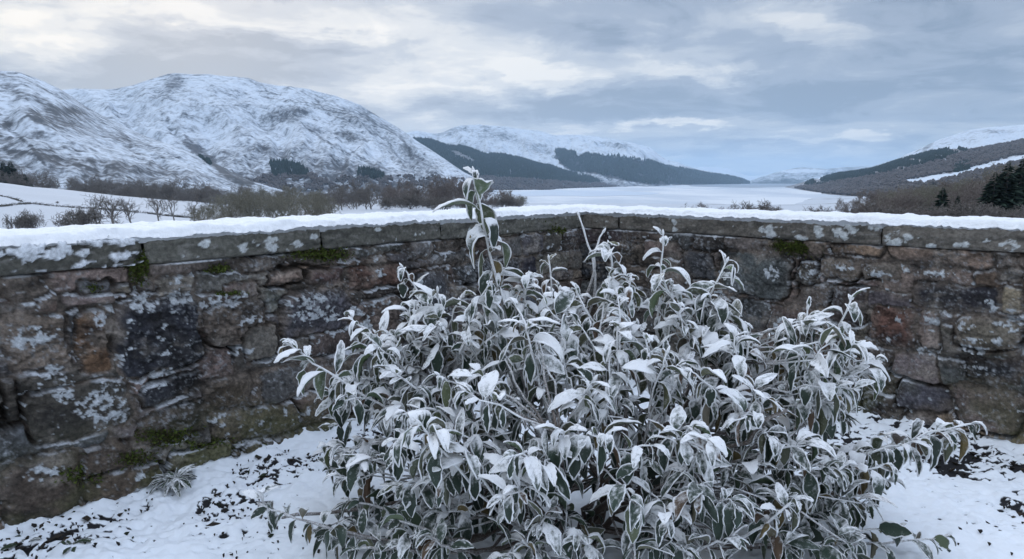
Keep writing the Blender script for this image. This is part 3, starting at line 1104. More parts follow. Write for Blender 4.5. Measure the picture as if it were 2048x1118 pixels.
PAL = {'grey': (.155, .15, .145), 'greypink': (.20, .165, .155), 'dark': (.065, .06, .058), 'navy': (.034, .036, .045), 'slate': (.085, .09, .10),
       'blueslate': (.10, .11, .122), 'brown': (.115, .092, .082), 'rust': (.165, .10, .07), 'brownred': (.14, .095, .08), 'pink': (.29, .215, .19),
       'tan': (.25, .20, .165), 'olive': (.15, .14, .095), 'red': (.115, .07, .06), 'greybrown': (.14, .125, .112), 'mortar': (.175, .155, .14),
       'darkbrown': (.075, .062, .056)}
STONES = {
    'L': [(85, 525, 262, 580, 'greypink'), (295, 515, 478, 549, 'grey'), (480, 508, 572, 538, 'greybrown'), (576, 500, 698, 528, 'dark'), (702, 486, 808, 508, 'slate'),
          (812, 478, 866, 520, 'grey'), (870, 474, 960, 500, 'dark'), (0, 540, 82, 592, 'darkbrown'), (535, 540, 608, 571, 'pink'), (612, 532, 688, 572, 'brown'),
          (692, 526, 798, 578, 'brownred'), (232, 566, 268, 590, 'olive'), (150, 560, 228, 586, 'slate'), (272, 560, 306, 585, 'slate'), (150, 618, 216, 745, 'rust'),
          (222, 592, 404, 745, 'navy'), (410, 605, 528, 690, 'greybrown'), (556, 580, 700, 668, 'blueslate'), (484, 650, 552, 725, 'grey'), (704, 596, 800, 680, 'greybrown'),
          (0, 625, 138, 740, 'greybrown'), (272, 752, 398, 800, 'navy'), (402, 752, 505, 825, 'darkbrown'), (40, 765, 262, 875, 'dark'), (420, 812, 600, 880, 'olive'),
          (0, 905, 165, 1045, 'darkbrown'), (172, 935, 330, 990, 'brown'), (335, 888, 470, 930, 'olive'), (520, 736, 610, 800, 'slate'), (270, 815, 410, 880, 'darkbrown'),
          (0, 755, 36, 850, 'dark'), (820, 540, 900, 640, 'slate'), (0, 600, 60, 622, 'slate'), (440, 560, 520, 600, 'greypink')],
    'R': [(1450, 470, 1528, 500, 'grey'), (1532, 480, 1572, 502, 'tan'), (1440, 505, 1582, 592, 'blueslate'), (1475, 598, 1540, 662, 'slate'), (1740, 612, 1834, 690, 'red'),
          (1838, 622, 1880, 700, 'greypink'), (1824, 568, 1998, 624, 'navy'), (1662, 486, 1768, 511, 'tan'), (1776, 492, 1992, 530, 'tan'), (2000, 535, 2048, 565, 'grey'),
          (2004, 572, 2048, 628, 'tan'), (1640, 515, 1720, 560, 'greybrown'), (1660, 570, 1735, 650, 'dark'), (1910, 632, 2048, 700, 'greybrown'), (1785, 705, 1880, 760, 'grey'),
          (1790, 765, 1900, 822, 'slate'), (1930, 715, 2048, 765, 'navy'), (1905, 772, 2048, 862, 'greybrown'), (1812, 828, 1888, 862, 'grey'), (1895, 870, 2048, 925, 'olive'),
          (1370, 500, 1435, 560, 'slate'), (1290, 480, 1365, 515, 'greybrown'), (1725, 525, 1800, 560, 'grey'), (1400, 600, 1470, 680, 'brown'), (1590, 520, 1635, 570, 'dark')]}
MOSS = {'L': [(275, 530, 22, 32, 240), (640, 507, 60, 12, 320), (432, 535, 26, 8, 110), (330, 868, 60, 20, 200), (250, 912, 55, 16, 200), (185, 575, 20, 8, 60), (150, 950, 60, 22, 120),
              (400, 885, 70, 14, 130), (1110, 462, 22, 16, 160), (460, 585, 30, 5, 40), (210, 480, 20, 6, 50)],
        'R': [(1605, 495, 40, 12, 420), (1560, 490, 14, 8, 90)]}
LICH = {'L': [(198, 637, 17, 17), (275, 615, 15, 12), (480, 700, 20, 10), (655, 633, 18, 10), (320, 745, 26, 9), (200, 805, 45, 32), (85, 940, 40, 14), (60, 675, 50, 22), (125, 780, 22, 24), (450, 600, 45, 14),
              (610, 600, 40, 14), (435, 838, 16, 14), (100, 740, 22, 14), (755, 545, 12, 8), (300, 770, 30, 6), (620, 625, 40, 20), (500, 640, 24, 8), (230, 830, 30, 18)],
        'R': [(1760, 545, 26, 8), (1930, 650, 16, 10), (1985, 610, 14, 12), (1870, 545, 34, 9), (1620, 545, 20, 12), (2030, 640, 20, 24), (1690, 535, 26, 6), (1545, 545, 14, 14), (1800, 640, 8, 8), (1960, 740, 30, 8), (1850, 700, 20, 8),
              (1950, 690, 30, 14), (1570, 650, 20, 14)]}


def build_wall(side):
    rng = np.random.default_rng(3 if side == 'L' else 4)
    dirv = DL if side == 'L' else DR
    nrm = DR if side == 'L' else DL
    L = 6.2
    U = np.concatenate([np.arange(-.08, 3.7, .0052), np.arange(3.72, L, .03)])
    Vv = np.arange(-.12, WH - CT + .004, .0052)
    u, v = np.meshgrid(U, Vv, indexing='ij')
    sd = 100 if side == 'L' else 200
    # irregular joints
    wu = u + .022 * fbm(u * 7, v * 7, 3, sd) + .006 * fbm(u * 30, v * 30, 2, sd + 1)
    wv = v + .018 * fbm(u * 6, v * 8, 3, sd + 2) + .006 * fbm(u * 28, v * 28, 2, sd + 3)
    best = np.full(u.shape, -1.0)
    colr = np.zeros(u.shape + (3,))
    colr[:] = PAL['mortar']
    tilt = np.zeros(u.shape)
    sid = np.zeros(u.shape, int)
    stones = []
    # coursed rubble
    z = -.14
    while z < WH - CT:
        hrow = rng.choice([.05, .07, .10, .13, .16])
        x = -rng.uniform(0, .1)
        while x < L:
            wdt = hrow * rng.uniform(1.1, 3.0)
            pal = rng.choice(['grey', 'greybrown', 'slate', 'dark', 'brown', 'darkbrown', 'greypink', 'blueslate', 'tan', 'navy', 'olive', 'brownred'],
                             p=[.15, .17, .12, .12, .12, .1, .06, .06, .03, .03, .02, .02])
            stones.append((x, x + wdt, z, z + hrow, pal, 0))
            x += wdt
        z += hrow
    for (x0, y0, x1, y1, pal) in STONES[side]:
        ua, va = wall_uv(x0, (y0 + y1) / 2, side)
        ub, vb = wall_uv(x1, (y0 + y1) / 2, side)
        um = (x0 + x1) / 2
        _, vt = wall_uv(um, y0, side)
        _, vbm = wall_uv(um, y1, side)
        stones.append((min(ua, ub), max(ua, ub), vbm, vt, pal, 1))
    for k, (u0, u1, v0, v1, pal, pri) in enumerate(stones):
        iu = np.nonzero((U > u0 - .06) & (U < u1 + .06))[0]
        iv = np.nonzero((Vv > v0 - .06) & (Vv < v1 + .06))[0]
        if len(iu) == 0 or len(iv) == 0:
            continue
        sl = (slice(iu[0], iu[-1] + 1), slice(iv[0], iv[-1] + 1))
        cx, cy, hx, hy = (u0 + u1) / 2, (v0 + v1) / 2, (u1 - u0) / 2 - .004, (v1 - v0) / 2 - .004
        rc = min(hx, hy) * .45
        sk = rng.uniform(-.12, .12)
        qx = np.abs(wu[sl] - cx + sk * (wv[sl] - cy)) - hx + rc
        qy = np.abs(wv[sl] - cy + sk * .4 * (wu[sl] - cx)) - hy + rc
        d = -(np.hypot(np.maximum(qx, 0), np.maximum(qy, 0)) + np.minimum(np.maximum(qx, qy), 0) - rc)
        b = best[sl]
        if pri:
            cut = d > -.010
            b = np.where(cut, d, b)
            win = d > -.003
        else:
            win = d > b
            b = np.where(win, d, b)
        best[sl] = b
        c = np.array(PAL[pal]) * rng.uniform(.85, 1.2) * (1 + rng.normal(0, .04, 3))
        cc = colr[sl]
        cc[win] = c
        colr[sl] = cc
        tl = tilt[sl]
        tv = rng.normal(0, .06) * (u[sl] - cx) + rng.normal(0, .08) * (v[sl] - cy) + rng.normal(0, .004)
        tl[win] = tv[win]
        tilt[sl] = tl
        s_ = sid[sl]
        s_[win] = k
        sid[sl] = s_
    inside = ss(-.002, .007, best + .004 * fbm(u * 40, v * 40, 3, sd + 50))
    # mortar smeared over many of the joints
    smear = ss(-.05, .28, fbm(u * 2.2, v * 3, 4, sd + 11) + .12)
    stone_f = inside * (1 - .66 * smear * ss(.05, .0, best))
    deep = ss(.12, .5, fbm(u * 1.7 + 5, v * 5, 3, sd + 12)) * (1 - inside)
    topgap = ss(WH - CT - .012, WH - CT, v)
    h = stone_f * .021 + tilt * inside - deep * .045 - topgap * .03
    h = h + .010 * fbm(u * 9, v * 11, 5, sd + 13, .6) + .004 * fbm(u * 45, v * 45, 3, sd + 14, .6)
    h = h + .012 * fbm(u * 1.5, v * 1.5, 2, sd + 15)
    mort = np.array(PAL['mortar'])[None, None] * (1 + .25 * fbm(u * 8, v * 8, 4, sd + 16))[..., None]
    col = colr * stone_f[..., None] + mort * (1 - stone_f)[..., None]
    col = col * (1 - .6 * ss(.012, -.004, best) * ss(-.1, .3, fbm(u * 3, v * 4, 3, sd + 41)))[..., None]
    # weathering: patches of the stone are blacker with algae or greyer with crust
    alg = ss(.0, .45, fbm(u * 3.6, v * 4.2, 6, sd + 17, .6))
    col = col * (1 - .62 * alg[..., None]) + np.array([.026, .026, .027]) * (.62 * alg[..., None])
    pal_n = ss(.15, .6, fbm(u * 5, v * 6, 5, sd + 18, .6))
    col = col * (1 - .5 * pal_n[..., None]) + np.array([.30, .285, .265]) * (.5 * pal_n[..., None])
    mot = 1 + .45 * fbm(u * 26, v * 26, 4, sd + 19, .65) + .50 * fbm(u * 58, v * 66, 3, sd + 70, .7) + .25 * fbm(u * 11, v * 15, 4, sd + 29, .6)
    col = col * np.clip(mot, .25, 2.3)[..., None] * np.array([1.09, 1.02, .95])
    crv = ss(.45, .8, 1 - np.abs(fbm(u * 9, v * 16, 4, sd + 30, .55)) * 2.2) * ss(.0, .5, fbm(u * 2.5, v * 2.5, 2, sd + 31) + .15)
    col = col * (1 - .5 * crv)[..., None]
    # green algae near the foot
    gr = ss(.42, .05, v) * ss(-.2, .35, fbm(u * 4, v * 5, 4, sd + 20))
    col = col * (1 - .6 * gr[..., None]) + np.array([.085, .09, .04]) * (.6 * gr[..., None])
    # lichen and caught snow: clustered flakes
    fl = fbm(u * 34, v * 40, 4, sd + 21, .55)
    cl = ss(.12, .6, fbm(u * 2.6 + 3, v * 3.2, 3, sd + 22))
    srand = (np.sin(sid * 12.9898 + sd) * 43758.5453) % 1.0
    pat = fbm(u * 15, v * 17, 5, sd + 34, .58)
    lic = np.where(srand > .60, pat * .9 + .40 * fl + .32 * cl - .46, pat * .5 + fl * .7 + .4 * cl - .98)
    for (cx, cy, hw, hh) in LICH[side]:
        cu, cv = wall_uv(cx, cy, side)
        du = abs(wall_uv(cx + hw, cy, side)[0] - wall_uv(cx - hw, cy, side)[0]) / 2
        dv = abs(wall_uv(cx, cy - hh, side)[1] - wall_uv(cx, cy + hh, side)[1]) / 2
        q = np.hypot((u - cu) / du, (v - cv) / dv)
        lic = np.maximum(lic, .40 * ss(1.6, .2, q) + .75 * fl + .12 * fbm(u * 70, v * 70, 2, sd + 33) - .29 - .7 * ss(1.1, 1.7, q))
    lic = ss(-.02, .07, lic)
    lcol = np.array([.50, .53, .555])[None, None] * (1 + .3 * fbm(u * 60, v * 60, 3, sd + 23))[..., None]
    col = col * (1 - lic[..., None]) + lcol * lic[..., None]
    h = h + lic * .005 - crv * .006
    # small pale specks, few
    sp = ss(.80, .88, fbm(u * 62, v * 62, 3, sd + 24, .6)) * (srand < .3) * ss(-.1, .4, fbm(u * 3, v * 3, 2, sd + 25))
    col = col * (1 - .8 * sp[..., None]) + np.array([.55, .57, .59]) * (.8 * sp[..., None])
    # thin greyish rime dusted in clusters over rough stone
    dust = ss(.10, .65, fbm(u * 50, v * 56, 4, sd + 71, .62) + .55 * fbm(u * 4, v * 5, 4, sd + 72) - .12)
    col = col * (1 - .55 * dust[..., None]) + np.array([.36, .38, .40]) * (.55 * dust[..., None])
    # snow and rime caught on little ledges that face up
    dh = -np.gradient(h, axis=1) / .0052
    led = ss(.75, 1.7, dh) * ss(-.15, .35, fbm(u * 5, v * 6, 4, sd + 60)) * ss(0, .02, v)
    col = col * (1 - .85 * led[..., None]) + np.array([.62, .65, .69]) * (.85 * led[..., None])
    P = K[None, None] + u[..., None] * dirv + v[..., None] * UPV + h[..., None] * nrm
    P[..., 2] -= K[2]
    nu, nv = u.shape
    F = P.reshape(-1, 3)
    base = mesh_np
    # close the body behind the face
    edge = np.concatenate([np.arange(nv), (np.arange(1, nu) * nv + nv - 1), ((nu - 1) * nv + np.arange(nv - 2, -1, -1)), (np.arange(nu - 2, 0, -1) * nv)])
    Bk = F[edge] - nrm * np.dot(F[edge] - K, nrm)[:, None] - nrm * WT
    n0 = len(F)
    k = len(edge)
    i = np.arange(k)
    j = (i + 1) % k
    Qs = np.stack([edge[i], edge[j], n0 + j, n0 + i], 1)
    cen = Bk.mean(0)
    V = np.concatenate([F, Bk, cen[None]])
    T = np.stack([n0 + i, n0 + j, np.full(k, n0 + k)], 1)
    Q = np.concatenate([gridq(nu, nv), Qs])
    ca = np.concatenate([col.reshape(-1, 3), np.tile(PAL['mortar'], (k + 1, 1))])
    if side == 'R':
        Q, T = Q[:, ::-1], T[:, ::-1]
    root = empty('stone_wall', tuple(K * [1, 1, 0]))
    tag(root, 'old rubble stone garden wall on the left, mossy coping under snow' if side == 'L' else 'old rubble stone garden wall on the right, with a red brick like block',
        'wall')
    V = V - np.array([K[0], K[1], 0])
    mesh_np('masonry', V, Q, T, mat=M['stone'], parent=root, attrs={'col': np.clip(ca, .012, .8)})

    # coping slabs
    cuts = [0.0] + [wall_uv(x, 470, side)[0] for x in ((880, 640, 282) if side == 'L' else (1238, 1765))] + ([3.9, 5.0, L + .02] if side == 'L' else [3.2, 4.2, 5.2, L + .02])
    if side == 'L':
        cuts[0] = -WT
    CL = {'L': [(540, 484, 20, 14), (515, 482, 14, 12), (485, 491, 10, 9), (404, 483, 12, 10), (620, 470, 10, 6), (742, 445, 8, 5), (752, 458, 8, 6), (830, 465, 12, 6), (590, 485, 14, 6)],
          'R': [(1540, 459, 18, 14), (1690, 460, 26, 15), (1605, 473, 12, 6), (1640, 455, 9, 14), (1640, 468, 10, 7), (1930, 488, 18, 7), (1800, 478, 26, 18), (1352, 442, 6, 6), (1352, 458, 6, 6), (1750, 452, 16, 6),
                (2020, 490, 20, 12), (1870, 490, 16, 6)]}[side]
    for q in range(len(cuts) - 1):
        a, b = cuts[q] + .004, cuts[q + 1] - .004
        nu = max(12, int((b - a) / .006))
        uu = np.linspace(a, b, nu)
        # cross-section: bottom back -> bottom front -> top front -> top back
        pr = []
        ov = .022
        zb, zt = WH - CT, WH
        pr += [(-WT - ov, zb), (-WT / 2, zb + .004)]
        pr += [(-WT / 2 + (WT / 2 + ov - .014) * t, zb + .002) for t in np.linspace(.2, 1, 7)]
        pr += [(ov - .014 + .014 * math.sin(t), zb + .014 - .014 * math.cos(t)) for t in np.linspace(.3, 1.57, 4)]
        pr += [(ov, zb + .014 + (CT - .036) * t) for t in np.linspace(.1, .95, 13)]
        pr += [(ov - .02 + .02 * math.cos(t), zt - .02 + .02 * math.sin(t)) for t in np.linspace(.1, 1.57, 5)]
        pr += [(ov - .02 - (WT + ov) * t, zt + .002) for t in (.25, .6, 1.0)]
        pr += [(-WT - ov, zt - .02)]
        pr = np.array(pr)
        npf = len(pr)
        Us, S = np.meshgrid(uu, np.arange(npf), indexing='ij')
        N = pr[S.astype(int), 0]
        Z = pr[S.astype(int), 1]
        sdc = sd + 40 + q * 7
        dn = .010 * fbm(Us * 6, Z * 14 + N * 8, 5, sdc, .6) + .005 * fbm(Us * 30, Z * 34 + N * 20, 3, sdc + 1, .6) + rng.normal(0, .004)
        dz = -.003 + rng.normal(0, .002) + .0035 * fbm(Us * 3.2, N * 0 + 1, 3, sdc + 2) + rng.normal(0, .003) * (Us - a) / (b - a)
        endr = np.minimum(Us - a, b - Us)
        rnd = .014 * np.exp(-endr / .012)
        N2 = N + dn * np.sign(N + WT / 2) - rnd * np.sign(N + WT / 2)
        Z2 = Z + dz + np.where(Z > WH - CT / 2, -rnd * .6, rnd * .3)
        P = K[None, None] * [1, 1, 0] + Us[..., None] * dirv + Z2[..., None] * UPV + N2[..., None] * nrm
        base = np.array([.125, .122, .105] if side == 'L' else [.165, .15, .13]) * rng.uniform(.85, 1.12)
        col = base[None, None] * (1 + .3 * fbm(Us * 7, Z * 16, 4, sdc + 3))[..., None]
        dk = ss(.0, .5, fbm(Us * 5, Z * 18, 5, sdc + 4, .6))
        col = col * (1 - .6 * dk[..., None]) + np.array([.035, .036, .033]) * (.6 * dk[..., None])
        pl = ss(.1, .5, fbm(Us * 14, Z * 30, 5, sdc + 5, .65))
        col = col * (1 - .4 * pl[..., None]) + np.array([.30, .29, .27]) * (.4 * pl[..., None])
        fl = fbm(Us * 22, Z * 26, 4, sdc + 6, .6)
        lic = fl - .60 + .1 * fbm(Us * 60, Z * 60, 2, sdc + 9)
        for (cx, cy, hw, hh) in CL:
            cu, cv = wall_uv(cx, cy, side)
            du = abs(wall_uv(cx + hw, cy, side)[0] - wall_uv(cx - hw, cy, side)[0]) / 2
            dv = abs(wall_uv(cx, cy - hh, side)[1] - wall_uv(cx, cy + hh, side)[1]) / 2
            qd = np.hypot((Us - cu) / du, (Z - cv) / dv)
            lic = np.maximum(lic, .5 * ss(1.5, .3, qd) + .7 * fl - .27 - .7 * ss(1.1, 1.6, qd))
        if side == 'L' and q == 3:     # the slab at far left is half plastered with snow
            lic = np.maximum(lic, .9 * fbm(Us * 14, Z * 26 + N * 20, 4, sdc + 8, .5) + .40 * ss(WH - CT, WH, Z) - .22)
        lic = ss(-.02, .08, lic)
        lc = np.array([.52, .545, .55]) if not (side == 'L' and q == 3) else np.array([.66, .69, .73])
        col = col * (1 - lic[..., None]) + lc * lic[..., None]
        P = P + nrm * (lic * (.004 if not (side == 'L' and q == 3) else .016))[..., None]
        V = P.reshape(-1, 3) - np.array([K[0], K[1], 0])
        Qd = np.concatenate([gridq(nu, npf)[:, ::-1], np.stack([np.arange(nu - 1) * npf + npf - 1, np.arange(nu - 1) * npf, np.arange(1, nu) * npf, np.arange(1, nu) * npf + npf - 1], 1)[:, ::-1]])
        n0 = len(V)
        c0 = V.reshape(nu, npf, 3)[0].mean(0)
        c1 = V.reshape(nu, npf, 3)[-1].mean(0)
        V = np.concatenate([V, [c0, c1]])
        ii = np.arange(npf)
        jj = (ii + 1) % npf
        T = np.concatenate([np.stack([ii, jj, np.full(npf, n0)], 1), np.stack([jj + (nu - 1) * npf, ii + (nu - 1) * npf, np.full(npf, n0 + 1)], 1)])
        if side == 'R':
            Qd, T = Qd[:, ::-1], T[:, ::-1]
        ca = np.concatenate([col.reshape(-1, 3), [[.05, .05, .045]] * 2])
        co = mesh_np('coping_stone', V, Qd, T, mat=M['coping'], parent=root, attrs={'col': np.clip(ca, .012, .8)})
        if side == 'L' and q == 3:
            co['label'] = 'dark coping slab plastered with clumps of snow'

    # moss tufts: one part, many small fronds
    Vm, Tm, Cm = [], [], []
    kk = 0
    for (cx, cy, hw, hh, n) in MOSS[side]:
        for t in range(n * 3):
            x = cx + rng.normal(0, .5) * hw
            y = cy + rng.normal(0, .5) * hh
            uu_, vv_ = wall_uv(x, y, side)
            ds = rng.uniform(.0, .016) * math.exp(-((x - cx) / hw) ** 2 - ((y - cy) / hh) ** 2) + .006
            c = K * [1, 1, 0] + uu_ * dirv + vv_ * UPV + nrm * ds
            s_ = rng.uniform(.005, .012)
            d1 = rng.normal(0, 1, 3)
            d2 = rng.normal(0, 1, 3)
            d1 /= np.linalg.norm(d1)
            d2 /= np.linalg.norm(d2)
            Vm += [c - d1 * s_, c + d1 * s_ + d2 * s_ * .4, c + d2 * s_ + nrm * s_ * .6]
            Tm.append([kk, kk + 1, kk + 2])
            kk += 3
            g = rng.uniform(.6, 1.4)
            cl_ = [.075 * g, .10 * g, .02 * g] if rng.random() > .25 else [.06 * g, .05 * g, .025 * g]
            Cm += [cl_] * 3
    mesh_np('moss', np.array(Vm) - np.array([K[0], K[1], 0]), None, np.array(Tm), mat=M['moss'], parent=root, smooth=False, attrs={'col': np.array(Cm)})

    # snow lying on the coping: its own thing
    a, b = (-WT - .02 if side == 'L' else .015), L + .02
    nu = int((b - a) / .008)
    uu = np.linspace(a, b, nu)
    ncs = 34
    S = np.linspace(0, 1, ncs)
    Us, Sg = np.meshgrid(uu, S, indexing='ij')
    th = .020 + .011 * fbm(Us * 2.8, 0 * Us + 3, 3, sd + 80) + .007 * fbm(Us * 9, Us * 0, 3, sd + 81)
    hang = .008 + .007 * ss(-.3, .6, fbm(Us * 11, Us * 0 + 2, 4, sd + 82, .6)) + .007 * fbm(Us * 40, Us * 0 + 2, 3, sd + 83, .6)
    if side == 'L':
        hang = hang + .006 * ss(1.95, 2.35, Us) * (1 + .5 * fbm(Us * 6, Us * 0, 3, sd + 84))
    front, backn = .022 + .010, -WT - .03
    N = front + (backn - front) * Sg
    # rounded front and back lips
    prof = np.clip(1 - np.clip((.10 - Sg) / .10, 0, 1) ** 2.2, 0, 1) * np.clip(1 - np.clip((Sg - .92) / .08, 0, 1) ** 2.2, 0, 1)
    low = np.where(Sg < .10, -hang * (np.clip((.10 - Sg) / .10, 0, 1) ** 1.5), 0) + np.where(Sg > .92, -.015 * ((Sg - .92) / .08), 0)
    N = N + .009 * fbm(Us * 13, Sg * 14, 5, sd + 85, .65) * ss(.25, 0, Sg) + .005 * fbm(Us * 50, Sg * 40, 2, sd + 88)
    Z = WH + .006 + th * prof + low + .007 * fbm(Us * 5, N * 9, 3, sd + 86) + .008 * fbm(Us * 17, N * 22, 5, sd + 87, .65)
    P = K[None, None] * [1, 1, 0] + Us[..., None] * dirv + Z[..., None] * UPV + N[..., None] * nrm
    V1 = P.reshape(-1, 3)
    # underside
    V2 = np.stack([(K * [1, 1, 0])[None] + uu[:, None] * dirv + (WH - .03) * UPV + .012 * nrm, (K * [1, 1, 0])[None] + uu[:, None] * dirv + (WH - .03) * UPV - (WT + .01) * nrm], 1).reshape(-1, 3)
    n0 = len(V1)
    i = np.arange(nu - 1)
    Q = [gridq(nu, ncs)[:, ::-1]]
    Q.append(np.stack([i * ncs, (i + 1) * ncs, n0 + (i + 1) * 2, n0 + i * 2], 1)[:, ::-1])
    Q.append(np.stack([i * ncs + ncs - 1, (i + 1) * ncs + ncs - 1, n0 + (i + 1) * 2 + 1, n0 + i * 2 + 1], 1))
    Q.append(np.stack([n0 + i * 2, n0 + i * 2 + 1, n0 + i * 2 + 3, n0 + i * 2 + 2], 1))
    Q = np.concatenate(Q)
    if side == 'L':
        pass
    if side == 'R':
        Q = Q[:, ::-1]
    o = mesh_np('snow_layer', np.concatenate([V1, V2]), Q, mat=M['snow'])
    tag(o, 'thick white snow lying along the top of the left wall' if side == 'L' else 'thick white snow lying along the top of the right wall', 'snow', kind='stuff')


build_wall('L')
build_wall('R')


# ------------------------------------------------------------------ garden ground
def ground_z(x, y):
    du = np.stack([x - K[0], y - K[1]], -1)
    dl = du @ DR[:2]          # distance from left wall
    dr = du @ DL[:2]          # distance from right wall
    edge = .045 * np.exp(-np.minimum(np.abs(dl), np.abs(dr)) / .07)
    return .02 * fbm(x * 1.6, y * 1.6, 3, 301) + .010 * fbm(x * 6, y * 6, 3, 302) + edge, dl, dr


def build_ground():
    # local frame along the two walls
    a = np.concatenate([np.arange(0, 3.6, .0085), np.arange(3.62, 8, .05)])
    b = np.concatenate([np.arange(0, 3.3, .0085), np.arange(3.32, 8, .05)])
    Aa, Bb = np.meshgrid(a, b, indexing='ij')      # distances along left wall / along right wall
    X = K[0] + Aa * DL[0] + Bb * DR[0]
    Y = K[1] + Aa * DL[1] + Bb * DR[1]
    Z, dl, dr = ground_z(X, Y)
    n = fbm(X * 21, Y * 30, 5, 311, .62)
        # soil shows in a band by the walls and fades towards the open snow
    band_l = ss(1.05, .25, dl) * ss(.02, .12, dl)
    band_r = ss(1.3, .35, dr) * ss(.0, .08, dr)
    right_extra = ss(1.1, .2, dr) * ss(1.35, 1.8, Bb)
    dens = np.maximum(band_l * 1.15, band_r * 1.3) + right_extra * .8 + .14
    dens = dens * (.55 + .9 * ss(-.35, .4, fbm(X * 2.6, Y * 2.6, 3, 312)))
    holes = ss(.66 - .42 * dens, .98 - .42 * dens, n + .22 * fbm(X * 60, Y * 60, 2, 313))
    wallside = ss(1.2, .2, np.minimum(dl, dr))
    Z = Z + .012 * fbm(X * 5, Y * 5, 4, 316, .6) - .014 * holes + (.005 + .004 * wallside) * fbm(X * 34, Y * 34, 4, 314) + .016 * wallside * fbm(X * 11, Y * 13, 3, 315)
    o = mesh_np('garden_ground', np.stack([X, Y, Z], -1), gridq(len(a), len(b))[:, ::-1], mat=M['ground'], attrs={'soil': (holes * 1.2 - .1).ravel()})
    tag(o, 'snow covered garden soil inside the walls with dark clods showing', 'ground', kind='structure')


build_ground()


# ------------------------------------------------------------------ leaves
def norm(a):
    return a / (np.linalg.norm(a, axis=-1, keepdims=True) + 1e-9)


